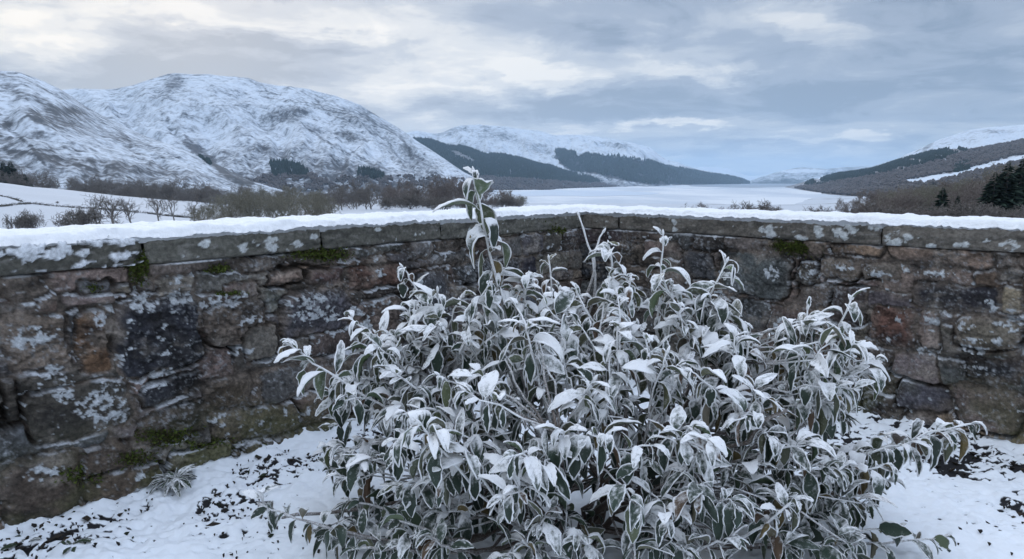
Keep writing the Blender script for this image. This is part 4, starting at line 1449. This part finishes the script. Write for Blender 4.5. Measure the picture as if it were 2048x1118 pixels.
def make_leaves(P0, D0, L, Wr, bend, fold, snow, frost, tint_top, tint_bot, roll, rng, rim=.0019, nu=12):
    N = len(P0)
    s = np.linspace(0, 1, nu)
    D = norm(D0)
    lat = np.cross(D, [0, 0, 1.0])
    bad = np.linalg.norm(lat, axis=1) < .15
    lat[bad] = norm(rng.normal(0, 1, (bad.sum(), 3)) * [1, 1, .1])
    lat = norm(lat)
    nn = np.cross(lat, D)
    lat = norm(lat * np.cos(roll)[:, None] + nn * np.sin(roll)[:, None])
    C = np.zeros((N, nu, 3))
    DD = np.zeros((N, nu, 3))
    C[:, 0] = P0
    d = D.copy()
    DD[:, 0] = d
    tw = rng.normal(0, .25, (N, 1))
    for i in range(1, nu):
        k = bend / (nu - 1) * (1.5 if i < nu * .45 else .8)
        g = np.array([0, 0, -1.0])[None] - d * (-d[:, 2:3])
        gl = np.linalg.norm(g, axis=1, keepdims=True)
        d = norm(d + g / (gl + .15) * k[:, None] + lat * tw * .06)
        DD[:, i] = d
        C[:, i] = C[:, i - 1] + d * (L / (nu - 1))[:, None]
    latb = np.broadcast_to(lat[:, None], (N, nu, 3))
    latb = norm(latb - DD * np.sum(latb * DD, -1, keepdims=True))
    nrm = np.cross(latb, DD)
    sp = np.clip((s - .10) / .90, 0, 1)
    w = np.sin(np.pi * sp ** .78) ** .85
    w = np.clip(w, 0, 1)
    W = (L * Wr * .5)[:, None] * w[None] + .0012
    vv = np.array([-1, -.87, -.45, 0, .45, .87, 1.0])
    nv = len(vv)
    jag = 1 + .09 * rng.normal(0, 1, (N, nu, 2))
    wv = np.where(vv[None, None, :] < 0, jag[:, :, :1], jag[:, :, 1:]) * (np.abs(vv) > .9) + (np.abs(vv) <= .9)
    off = vv[None, None, :] * W[:, :, None] * wv
    fo = fold[:, None, None]
    la = off * np.cos(fo)
    ripple = .10 * np.sin(s[None, :, None] * 9 + rng.uniform(0, 6, (N, 1, 1)) + (vv[None, None, :] > 0) * 1.7) * np.abs(vv)[None, None, :] ** 2
    no = np.abs(off) * np.sin(fo) + W[:, :, None] * ripple
    G = C[:, :, None, :] + latb[:, :, None, :] * la[..., None] + nrm[:, :, None, :] * no[..., None]
    sm = (1 - np.abs(vv) ** 2.0)[None, None, :] * np.sin(np.pi * np.clip(sp, .02, .98))[None, :, None]
    lump = rng.uniform(.4, 1.3, (N, nu, nv))
    up = np.clip(nrm[..., 2], 0, 1)[:, :, None]
    thick = .0009 + snow[:, None, None] * .010 * sm * lump * up ** 1.5
    TOP = G + nrm[:, :, None, :] * thick[..., None]
    BOT = G - nrm[:, :, None, :] * .0006
    edge = np.abs(vv)[None, None, :]
    rnd = rng.normal(0, .13, (N, nu, nv))
    ft = frost[:, None, None] * (.10 + .70 * up ** 1.4) + .50 * ss(.87, 1.0, edge) - .16 * (edge < .1) + rnd + snow[:, None, None] * .55 * up
    fb = frost[:, None, None] * .26 - .03 + .62 * ss(.87, 1.0, edge) * np.clip(frost[:, None, None] * 1.5, 0, 1) + rnd * .7
    ct = np.broadcast_to(tint_top[:, None, None, :], (N, nu, nv, 3))
    cb = np.broadcast_to(tint_bot[:, None, None, :], (N, nu, nv, 3))
    # rim of rime round the blade
    out = np.concatenate([G[:, :, -1], G[:, ::-1, 0]], 1)                 # N,2nu,3
    ol = np.concatenate([latb, -latb[:, ::-1]], 1)
    on = np.concatenate([nrm, nrm[:, ::-1]], 1)
    m = 2 * nu
    rr = (rim * (.36 + .56 * np.clip(frost, 0, 1.1)))[:, None] * rng.uniform(.35, 1.9, (N, m)) * np.concatenate([np.clip(sp * 6, .5, 1), np.clip(sp[::-1] * 6, .5, 1)])[None]
    k4 = 4
    ang = np.arange(k4) * 2 * math.pi / k4 + .4
    ring = out[:, :, None, :] + rr[:, :, None, None] * (np.cos(ang)[None, None, :, None] * ol[:, :, None, :] * 1.25 + np.sin(ang)[None, None, :, None] * on[:, :, None, :])
    fr = np.broadcast_to((.32 + .75 * np.clip(frost, 0, 1))[:, None, None], (N, m, k4))
    cr = np.broadcast_to(tint_top[:, None, None, :], (N, m, k4, 3))
    V = np.concatenate([TOP.reshape(N, -1, 3), BOT.reshape(N, -1, 3), ring.reshape(N, -1, 3)], 1)
    per = V.shape[1]
    gq = gridq(nu, nv)
    rq = []
    o0 = 2 * nu * nv
    i = np.arange(m)[:, None]
    i2 = (i + 1) % m
    j = np.arange(k4)[None]
    j2 = (j + 1) % k4
    rq = np.stack([o0 + i * k4 + j, o0 + i2 * k4 + j, o0 + i2 * k4 + j2, o0 + i * k4 + j2], -1).reshape(-1, 4)
    q1 = np.concatenate([gq, gq[:, ::-1] + nu * nv, rq])
    Q = (q1[None] + (np.arange(N) * per)[:, None, None]).reshape(-1, 4)
    Fr = np.concatenate([ft.reshape(N, -1), fb.reshape(N, -1), fr.reshape(N, -1)], 1)
    Cc = np.concatenate([ct.reshape(N, -1, 3), cb.reshape(N, -1, 3), cr.reshape(N, -1, 3)], 1)
    return V.reshape(-1, 3), Q, np.clip(Fr.reshape(-1), 0, 1.2), Cc.reshape(-1, 3)


def bez(p0, p1, p2, n=9, p3=None):
    t = np.linspace(0, 1, n)[:, None]
    if p3 is None:
        return (1 - t) ** 2 * p0 + 2 * t * (1 - t) * p1 + t * t * p2
    return (1 - t) ** 3 * p0 + 3 * t * (1 - t) ** 2 * p1 + 3 * t * t * (1 - t) * p2 + t ** 3 * p3


class Shoot:
    def __init__(s, path, frost, nleaf, Lmin, Lmax, zone, droop=1.0, r=.0042, rim=.0019, tipbud=True, green=0.0):
        s.__dict__.update(locals())


def shoot_leaves(sh, rng):
    path = sh.path
    seg = np.linalg.norm(np.diff(path, axis=0), axis=1)
    cum = np.concatenate([[0], np.cumsum(seg)])
    tot = cum[-1]
    n = sh.nleaf
    f = (np.arange(n) + rng.uniform(.0, .6, n)) / n
    dist = tot - f ** 1.25 * min(sh.zone, tot * .95)
    P = np.stack([np.interp(dist, cum, path[:, k]) for k in range(3)], 1)
    P2 = np.stack([np.interp(np.minimum(dist + .01, tot), cum, path[:, k]) - np.interp(np.maximum(dist - .01, 0), cum, path[:, k]) for k in range(3)], 1)
    ax = norm(P2)
    ref = np.where(np.abs(ax[:, 2:3]) < .9, np.array([[0, 0, 1.0]]), np.array([[1.0, 0, 0]]))
    e1 = norm(np.cross(ax, ref))
    e2 = np.cross(ax, e1)
    phi = np.arange(n) * 2.39996 + rng.uniform(0, 6.28) + rng.normal(0, .25, n)
    rad = e1 * np.cos(phi)[:, None] + e2 * np.sin(phi)[:, None]
    th = np.radians(20 + 75 * np.clip(f * 1.5, 0, 1) + rng.normal(0, 10, n))
    D = ax * np.cos(th)[:, None] + rad * np.sin(th)[:, None]
    D[:, 2] += rng.uniform(.0, .75, n)
    L = rng.uniform(sh.Lmin * .8, sh.Lmax, n) * (.55 + .48 * ss(0, .35, f))
    L = L * np.where(rng.random(n) < .22, rng.uniform(.4, .8, n), 1.0)
    Wr = rng.uniform(.24, .46, n)
    bend = sh.droop * rng.uniform(.6, 2.9, n)
    fold = rng.normal(.34, .38, n)
    exposed = np.clip(sh.frost, 0, 1)
    snow = np.where(rng.random(n) < .22 + .52 * exposed, rng.uniform(.25, 1.0, n), 0) * np.clip(exposed * 1.6 - .2, 0, 1)
    frost = np.clip(sh.frost + rng.normal(0, .14, n), .02, 1.05)
    g = rng.uniform(.7, 1.35, n)[:, None]
    top = np.array([[.030, .048, .034]]) * g
    bot = np.array([[.105, .118, .070]]) * g * rng.uniform(.85, 1.15, (n, 3))
    deep = rng.random(n) < sh.green
    bot[deep] = np.array([.035, .055, .028]) * g[deep]
    yl = rng.random(n) < .06
    bot[yl] = np.array([.17, .13, .055])
    br = rng.random(n) < .03
    top[br] = np.array([.09, .055, .03])
    bot[br] = np.array([.12, .075, .045])
    return make_leaves(P, D, L, Wr, bend, fold, snow, frost, top, bot, rng.normal(0, .6, n), rng, rim=sh.rim)


def build_shrub():
    rng = np.random.default_rng(2024)
    base = np.array([.20, 2.18, 0.0])
    root = empty('frosted_shrub', tuple(base))
    tag(root, 'large evergreen shrub thickly rimed with frost, drooping leaves, before the wall corner', 'shrub')
    stemcol = np.array([.085, .065, .052])

    def put(name, tubes, parent):
        V, Q, T, F = tubes.arrays()
        o = mesh_np(name, V - base, Q, T, mat=M['plant'], parent=parent, attrs={'col': np.tile(stemcol, (len(V), 1)) * (1 + .3 * rng.normal(0, 1, (len(V), 1)).clip(-1, 1)), 'frost': F})
        return o

    # main stems
    mains = []
    for k in range(11):
        ang = k * 2.4 + rng.uniform(-.3, .3)
        rr = rng.uniform(.25, .62)
        p0 = base + np.array([math.cos(ang) * .07, math.sin(ang) * .05, -.03])
        p3 = base + np.array([.10 + math.cos(ang) * rr * 1.15, math.sin(ang) * rr * .72, rng.uniform(.34, .62)])
        p1 = p0 + np.array([math.cos(ang) * rr * .15, math.sin(ang) * rr * .1, .16])
        p2 = p0 * .35 + p3 * .65 + np.array([0, 0, -.02])
        path = bez(p0, p1, p2, 14, p3)
        path += rng.normal(0, .007, path.shape)
        mains.append(path)
        tb = Tubes(7)
        tb.add(path, np.linspace(.013, .006, 14) * rng.uniform(.65, 1.1) * rng.uniform(.88, 1.15, 14), np.linspace(.0, .35, 14))
        put('stem', tb, root)
    allm = np.concatenate(mains)

    def attach(p):
        """a point of a main stem below and inside the given point"""
        d = np.linalg.norm((allm - p) * [1, 1, .7], axis=1) + np.where(allm[:, 2] > p[2] - .03, .6, 0) + np.where(allm[:, 2] < .06, .25, 0)
        return allm[np.argmin(d + rng.uniform(0, .16, len(d)))]

    count = [0]

    def branch(shoots, label=None):
        tb = Tubes(6)
        VV, QQ, FF, CC = [], [], [], []
        n = 0
        for sh in shoots:
            m = len(sh.path)
            tb.add(sh.path, np.linspace(sh.r, sh.r * .5, m) * rng.uniform(.9, 1.25, m), np.clip(np.linspace(.15, .75, m) * (.5 + .8 * sh.frost), 0, 1))
            # bud at the tip
            if sh.tipbud:
                t = sh.path[-1]
                d = norm(sh.path[-1] - sh.path[-2])
                tb.add([t, t + d * .006, t + d * .014, t + d * .022], [.003, .0052, .0045, .0012], .8 * sh.frost + .2)
            if sh.nleaf:
                V, Q, F, C = shoot_leaves(sh, rng)
                VV.append(V)
                QQ.append(Q + n)
                FF.append(F)
                CC.append(C)
                n += len(V)
        o = put('branch', tb, root)
        if label:
            o['label'] = label
        if n:
            mesh_np('foliage', np.concatenate(VV) - base, np.concatenate(QQ), mat=M['plant'], parent=o, attrs={'col': np.concatenate(CC), 'frost': np.concatenate(FF)})
        count[0] += 1

    # shoots the photograph picks out: way points (px, py, distance), leaves, sizes
    S = [
        ([(1060, 800, 2.30), (1000, 600, 2.30), (966, 440, 2.30), (948, 345, 2.30)], 1.05, 21, .14, .19, .50, 1.75, 'tall upright shoot rising above the wall'),
        ([(1200, 620, 2.5), (1185, 500, 2.5), (1158, 432, 2.5)], .95, 0, .05, .06, .1, 1, 'thin leafless frosted spike before the wall corner'),
        ([(1190, 560, 2.5), (1185, 505, 2.5), (1205, 466, 2.5)], .95, 0, .05, .06, .1, 1, None),
        ([(1240, 800, 2.35), (1235, 620, 2.35), (1218, 492, 2.35)], 1.0, 13, .115, .15, .22, 1.1, None),
        ([(1310, 780, 2.45), (1318, 600, 2.45), (1326, 470, 2.45)], .95, 9, .07, .10, .22, 1.25, None),
        ([(1340, 820, 2.3), (1385, 660, 2.3), (1452, 525, 2.3)], 1.0, 13, .115, .155, .24, 1.2, None),
        ([(1540, 860, 2.3), (1600, 720, 2.3), (1615, 620, 2.3)], 1.0, 10, .08, .10, .2, 1.2, None),
        ([(1560, 880, 2.25), (1655, 720, 2.25), (1702, 600, 2.25)], 1.0, 13, .115, .15, .24, 1.1, 'arching frosted branch in front of the red stone'),
        ([(1560, 900, 2.2), (1670, 800, 2.2), (1752, 722, 2.2)], 1.0, 12, .11, .15, .22, 1.2, None),
        ([(1520, 900, 2.2), (1640, 820, 2.15), (1700, 752, 2.15)], 1.0, 11, .09, .115, .2, 1.1, None),
        ([(1500, 960, 2.3), (1690, 920, 2.25), (1840, 868, 2.2), (1952, 846, 2.2)], 1.0, 18, .11, .15, .50, 1.35, 'long low branch reaching right along the wall foot'),
        ([(1420, 1100, 2.0), (1600, 1090, 2.0), (1760, 1092, 2.0), (1890, 1072, 2.0)], .5, 17, .08, .11, .48, .8, 'low snowless branch at the bottom right corner'),
        ([(1050, 960, 2.2), (820, 850, 2.15), (650, 740, 2.15), (580, 690, 2.15)], 1.0, 18, .10, .145, .42, 1.35, 'long arching branch reaching left before the dark stones'),
        ([(1050, 930, 2.3), (850, 760, 2.25), (735, 660, 2.25), (705, 640, 2.25)], 1.0, 14, .10, .135, .32, 1.2, None),
        ([(1020, 860, 2.45), (900, 680, 2.45), (840, 590, 2.45), (806, 535, 2.45)], 1.0, 11, .08, .105, .26, 1.3, None),
        ([(1120, 820, 2.6), (1105, 640, 2.6), (1098, 520, 2.6)], .95, 9, .08, .10, .2, 1.1, None),
        ([(1000, 980, 2.1), (800, 940, 2.05), (650, 888, 2.05)], .7, 9, .07, .10, .22, 1.2, None),
        ([(1000, 1115, 1.9), (760, 1080, 1.85), (600, 1040, 1.85), (527, 1012, 1.85)], .45, 20, .085, .125, .42, 1.2, 'low twig reaching left over the open snow'),
        ([(1130, 960, 2.05), (1085, 790, 1.95), (1050, 650, 1.95)], 1.05, 13, .10, .13, .14, 1.15, None),
        ([(1050, 1080, 1.85), (930, 960, 1.75), (842, 850, 1.70)], 1.1, 15, .11, .15, .12, 1.25, 'whorl of big white crusted leaves low on the left'),
        ([(1060, 1080, 1.85), (980, 980, 1.78), (905, 880, 1.75)], 1.0, 11, .095, .125, .11, 1.25, None),
        ([(1100, 1090, 1.85), (1060, 1000, 1.78), (1010, 930, 1.75)], .8, 10, .08, .11, .11, 1.2, None),
        ([(1230, 960, 2.1), (1240, 800, 2.0), (1235, 660, 2.0)], 1.05, 13, .10, .13, .14, 1.1, None),
        ([(1180, 860, 2.5), (1175, 700, 2.4), (1150, 600, 2.4)], 1.0, 12, .08, .11, .18, 1.1, None),
        ([(1300, 1080, 1.95), (1370, 980, 1.85), (1400, 890, 1.8)], 1.0, 13, .10, .13, .13, 1.2, None),
        ([(1420, 1090, 2.0), (1580, 1010, 1.95), (1690, 930, 1.95)], .95, 12, .09, .115, .18, 1.2, None),
        ([(1400, 1110, 1.85), (1520, 1060, 1.78), (1590, 1000, 1.75)], .9, 12, .085, .115, .13, 1.15, None),
        ([(1250, 1110, 1.85), (1285, 1070, 1.75), (1290, 1020, 1.72)], .85, 12, .08, .11, .11, 1.15, None),
        ([(950, 820, 2.3), (900, 690, 2.25), (870, 640, 2.25)], 1.0, 11, .08, .11, .2, 1.2, None),
        ([(1400, 900, 2.2), (1480, 760, 2.15), (1500, 680, 2.15)], 1.05, 12, .09, .12, .16, 1.15, None),
        ([(1000, 900, 2.15), (850, 790, 2.05), (780, 740, 2.0)], 1.05, 12, .09, .12, .2, 1.15, None),
        ([(1200, 1000, 2.0), (1200, 880, 1.9), (1180, 790, 1.85)], 1.0, 13, .095, .125, .13, 1.1, None),
        ([(940, 900, 2.0), (880, 800, 1.9), (800, 830, 1.85)], 1.05, 12, .085, .12, .16, 1.15, None),
        ([(900, 1110, 1.9), (730, 1080, 1.88), (640, 1062, 1.88)], .35, 13, .07, .10, .26, .9, None),
        ([(930, 1090, 1.95), (790, 1020, 1.92), (700, 1000, 1.92)], .4, 12, .07, .10, .24, .9, None),
        ([(950, 1110, 1.85), (800, 1100, 1.8), (705, 1098, 1.78)], .35, 13, .07, .10, .26, .9, None),
        ([(960, 1100, 1.85), (860, 1060, 1.8), (785, 1040, 1.8)], .4, 12, .07, .105, .2, .9, None),
        ([(980, 1110, 1.8), (900, 1100, 1.72), (850, 1070, 1.7)], .4, 12, .075, .11, .16, .9, None),
        ([(1600, 930, 2.2), (1740, 905, 2.15), (1845, 880, 2.12)], 1.0, 15, .11, .15, .22, 1.3, None),
        ([(1650, 925, 2.25), (1800, 890, 2.2), (1900, 862, 2.2)], 1.0, 13, .10, .14, .2, 1.3, None),
        ([(1560, 960, 2.15), (1690, 950, 2.1), (1770, 930, 2.08)], .9, 13, .09, .13, .2, 1.2, None),
        ([(560, 1040, 1.9), (540, 1030, 1.88), (520, 985, 1.86)], .7, 6, .07, .10, .1, 1.2, None),
        ([(1400, 1060, 2.1), (1620, 1010, 2.08), (1750, 985, 2.08)], .7, 13, .085, .12, .26, 1.1, None),
        ([(1450, 1090, 1.95), (1600, 1090, 1.9), (1700, 1085, 1.88)], .45, 13, .08, .115, .24, .9, None),
        ([(1450, 1100, 2.0), (1650, 1070, 1.98), (1800, 1050, 1.98)], .45, 13, .075, .11, .3, .9, None),
        ([(1300, 1115, 1.75), (1400, 1100, 1.68), (1460, 1075, 1.66)], .6, 12, .09, .125, .14, 1.0, None),
        ([(1200, 1118, 1.8), (1180, 1100, 1.7), (1160, 1070, 1.66)], .75, 12, .09, .12, .12, 1.0, None),
        ([(1130, 1118, 1.8), (1080, 1110, 1.72), (1050, 1085, 1.68)], .6, 12, .085, .12, .12, 1.0, None),
        ([(1350, 900, 2.2), (1390, 780, 2.1), (1430, 800, 2.05)], .95, 12, .09, .12, .16, 1.1, None),
    ]
    for (wp, fr, nl, l0, l1, zone, droop, label) in S:
        pts = np.array([at_y(*w) for w in wp])
        a = attach(pts[0] + [0, 0, .02])
        first = bez(a, (a + pts[0]) / 2 + [0, 0, -.02], pts[0], 5)[:-1]
        # smooth through way points
        t = np.linspace(0, len(pts) - 1, 5 * (len(pts) - 1) + 1)
        q = np.stack([np.interp(t, np.arange(len(pts)), pts[:, k]) for k in range(3)], 1)
        for _ in range(3):
            q[1:-1] = q[1:-1] * .5 + (q[:-2] + q[2:]) * .25
        path = np.concatenate([first, q])
        for _ in range(6):
            path[1:-1] = path[1:-1] * .5 + (path[:-2] + path[2:]) * .25
        path[1:-1] += rng.normal(0, .0025, path[1:-1].shape)
        branch([Shoot(path, fr, nl, l0, l1, zone, droop, r=.0055)], label)

    # the rest of the bush: shoots that fill its dome
    outline = [(600, 745), (690, 690), (780, 615), (850, 590), (900, 555), (1000, 540), (1090, 560), (1150, 585), (1220, 545), (1330, 535), (1400, 570), (1470, 580),
               (1540, 660), (1610, 640), (1700, 650), (1745, 740), (1765, 830), (1710, 880), (1790, 940), (1760, 1000), (1830, 1070), (1840, 1180), (545, 1180), (600, 1050),
               (690, 1000), (650, 900), (640, 800)]
    ox, oy = np.array(outline, float).T
    rng = np.random.default_rng(515)
    made = 0
    pend = []
    tries = 0
    tips = []
    while made < 320 and tries < 60000:
        tries += 1
        x, y = rng.uniform(540, 1840), rng.uniform(530, 1180)
        if not inpoly(np.array(x), np.array(y), outline):
            continue
        ed = float(np.min(np.hypot(ox - x, oy - y)))
        thick = .30 + .34 * ss(560, 1000, y)
        thick *= .45 + .55 * ss(0, 260, ed)
        t = rng.uniform(-1, 1)
        p = at_y(x, y, 2.22 + t * thick)
        rad = max(1 - ed / 420, -t)
        if p[2] < .07:
            continue
        # leave the gap through which stems and snow show
        if ((1085 < x < 1225 and 910 < y < 1035) or (1340 < x < 1440 and 780 < y < 860) or (700 < x < 760 and y > 900)) and rng.random() < .8:
            continue
        if any(np.linalg.norm(p - q) < .055 for q in tips):
            continue
        tips.append(p)
        a = attach(p)
        v = p - a
        vl = np.linalg.norm(v)
        bow = np.array([rng.normal(0, .10), rng.normal(0, .10), rng.uniform(-.02, .32)]) * vl
        path = bez(a, a + v * rng.uniform(.3, .6) + bow, p, 10)
        path[1:-1] += rng.normal(0, .006, path[1:-1].shape)
        outer = ss(-.1, .85, rad)
        hgt = ss(.12, .66, p[2])
        fr = -.02 + .52 * hgt + .52 * outer + rng.normal(0, .10)  # rime thins low and inside; inner thinning also paints shade into the gaps
        low = 1 - hgt
        sh = Shoot(path, float(np.clip(fr, .06, 1.05)), int(rng.integers(7, 14)), .075, .125, rng.uniform(.09, .17), rng.uniform(.75, 1.25) * (1 - .25 * low), r=.0042,
                   rim=.0014 + .0005 * hgt, green=float(np.clip(.1 + .85 * low, 0, .9)))
        pend.append(sh)
        made += 1
    # neighbouring shoots share a branch
    used = [False] * len(pend)
    groups = []
    for i, sh in enumerate(pend):
        if used[i]:
            continue
        g = [i]
        used[i] = True
        ds = [(np.linalg.norm(pend[j].path[-1] - sh.path[-1]), j) for j in range(len(pend)) if not used[j]]
        ds.sort()
        for dd, j in ds[:6]:
            if dd < .40:
                g.append(j)
                used[j] = True
        groups.append(g)
    for g in groups:
        p0 = pend[g[0]].path[0].copy()
        for i in g:
            pa = pend[i].path
            pa += (p0 - pa[0]) * (1 - np.linspace(0, 1, len(pa))[:, None]) ** 1.5
        branch([pend[i] for i in g])
    print('BRANCHES', count[0], 'shoots', made, 'tries', tries)


build_shrub()


# ------------------------------------------------------------------ weeds at the foot of the wall
def weed(pos, n, L0, L1, label, seed, frost=.35, up=.8):
    rng = np.random.default_rng(seed)
    e = empty('weed_plant', tuple(pos))
    tag(e, label, 'weed')
    ang = rng.uniform(0, 6.28, n)
    D = np.stack([np.cos(ang), np.sin(ang), rng.uniform(.3, 1.4, n) * up], 1)
    P = np.stack([np.cos(ang) * .012, np.sin(ang) * .012, np.zeros(n) + .004], 1) + rng.normal(0, .012, (n, 3)) * [1, 1, 0]
    L = rng.uniform(L0, L1, n)
    g = rng.uniform(.7, 1.3, (n, 1))
    V, Q, F, C = make_leaves(P, D, L, rng.uniform(.16, .3, n), rng.uniform(.8, 1.8, n), rng.normal(.2, .2, n), np.where(rng.random(n) < .5, .6, 0.), np.full(n, frost),
                             np.array([[.025, .042, .02]]) * g, np.array([[.03, .045, .02]]) * g, rng.normal(0, .3, n), rng, rim=.0012)
    mesh_np('foliage', V, Q, mat=M['plant'], parent=e, attrs={'col': C, 'frost': F})


def gpos(px, py):
    p = at_z(px, py, .015)
    z = float(ground_z(np.array([p[0]]), np.array([p[1]]))[0][0])
    p = at_z(px, py, z)
    p[2] = z - .004
    return p


weed(gpos(352, 958), 60, .04, .10, 'fern like weed half buried in snow at the foot of the left wall', 1, .45, .9)
weed(gpos(568, 872), 9, .05, .09, 'small leafy weed at the wall foot left of the shrub', 2, .3, 1.2)
weed(gpos(395, 905), 12, .04, .07, 'tiny dark green weed against the left wall, above the fern like one', 3, .2)
weed(gpos(530, 893), 10, .03, .06, 'tiny green sprout in the snow between the fern like weed and the shrub', 4, .2)
weed(gpos(150, 1090), 9, .04, .07, 'small dark weed poking through the snow at the bottom left corner', 5, .1)
weed(gpos(40, 1085), 9, .04, .06, 'dark withered weed at the very left edge of the snow', 6, .1)

# ------------------------------------------------------------------ dead leaves and clods showing through the thin snow
def build_litter():
    rng = np.random.default_rng(77)
    V, T, C = [], [], []
    k = 0
    n = 0
    while n < 1500:
        dl, dr = rng.uniform(.02, 3.0), rng.uniform(.02, 3.3)      # distances from the two walls
        if rng.random() < .5:
            dl = rng.exponential(.38) + .03
        else:
            dr = rng.exponential(.40) + .03
        if dl > 3.2 or dr > 3.4:
            continue
        c = K[:2] + DL[:2] * dr + DR[:2] * dl
        if fbm(np.array([c[0] * 2.6]), np.array([c[1] * 2.6]), 3, 312)[0] < rng.uniform(-.1, .35):
            continue
        z = float(ground_z(c[:1], c[1:2])[0][0])
        a = rng.uniform(0, 6.28)
        L = .0035 + rng.exponential(.005)
        L = min(L, .026)
        w = L * rng.uniform(.35, .7)
        d = np.array([math.cos(a), math.sin(a), rng.normal(0, .25)])
        e = np.array([-math.sin(a), math.cos(a), rng.normal(0, .35)])
        p = np.array([c[0], c[1], z + rng.uniform(.000, .008)])
        up = np.array([0, 0, rng.uniform(.2, .7) * w])
        V += [p - d * L, p + e * w, p + d * L * rng.uniform(.7, 1.1), p - e * w * rng.uniform(.6, 1.1), p + up, p - np.array([0, 0, .012])]
        for i in range(4):
            j = (i + 1) % 4
            T += [[k + j, k + i, k + 4], [k + i, k + j, k + 5]]
        k += 6
        col = [(.020, .018, .016), (.030, .024, .018), (.02, .028, .015), (.045, .034, .024)][int(rng.choice(4, p=[.5, .25, .15, .1]))]
        C += [col] * 6
        n += 1
    o = mesh_np('leaf_litter', np.array(V), None, np.array(T), mat=M['moss'], smooth=False, attrs={'col': np.array(C)})
    tag(o, 'dark dead leaves and soil crumbs poking through the thin snow by the walls', 'leaf litter', kind='stuff')


build_litter()

# ------------------------------------------------------------------ air
def build_haze():
    m = bpy.data.materials.new('valley_air')
    m.use_nodes = True
    nt = NT(m.node_tree)
    nt.n.clear()
    out = nt.node('ShaderNodeOutputMaterial')
    v = nt.node('ShaderNodeVolumePrincipled')
    v.inputs['Color'].default_value = (.56, .78, 1.0, 1)
    v.inputs['Density'].default_value = HAZE
    nt.l.new(v.outputs[0], out.inputs['Volume'])
    w, z0, z1 = 42000, -48, 1250
    V = [(x, y, z) for z in (z0, z1) for x, y in ((-w, -3000), (w, -3000), (w, w), (-w, w))]
    F = [(0, 3, 2, 1), (4, 5, 6, 7), (0, 1, 5, 4), (1, 2, 6, 5), (2, 3, 7, 6), (3, 0, 4, 7)]
    me = bpy.data.meshes.new('haze')
    me.from_pydata(V, [], F)
    me.materials.append(m)
    o = bpy.data.objects.new('haze', me)
    COL.objects.link(o)
    tag(o, 'pale blue air between the garden and the far hills', 'haze', kind='stuff')


HAZE = 4.2e-5
build_haze()
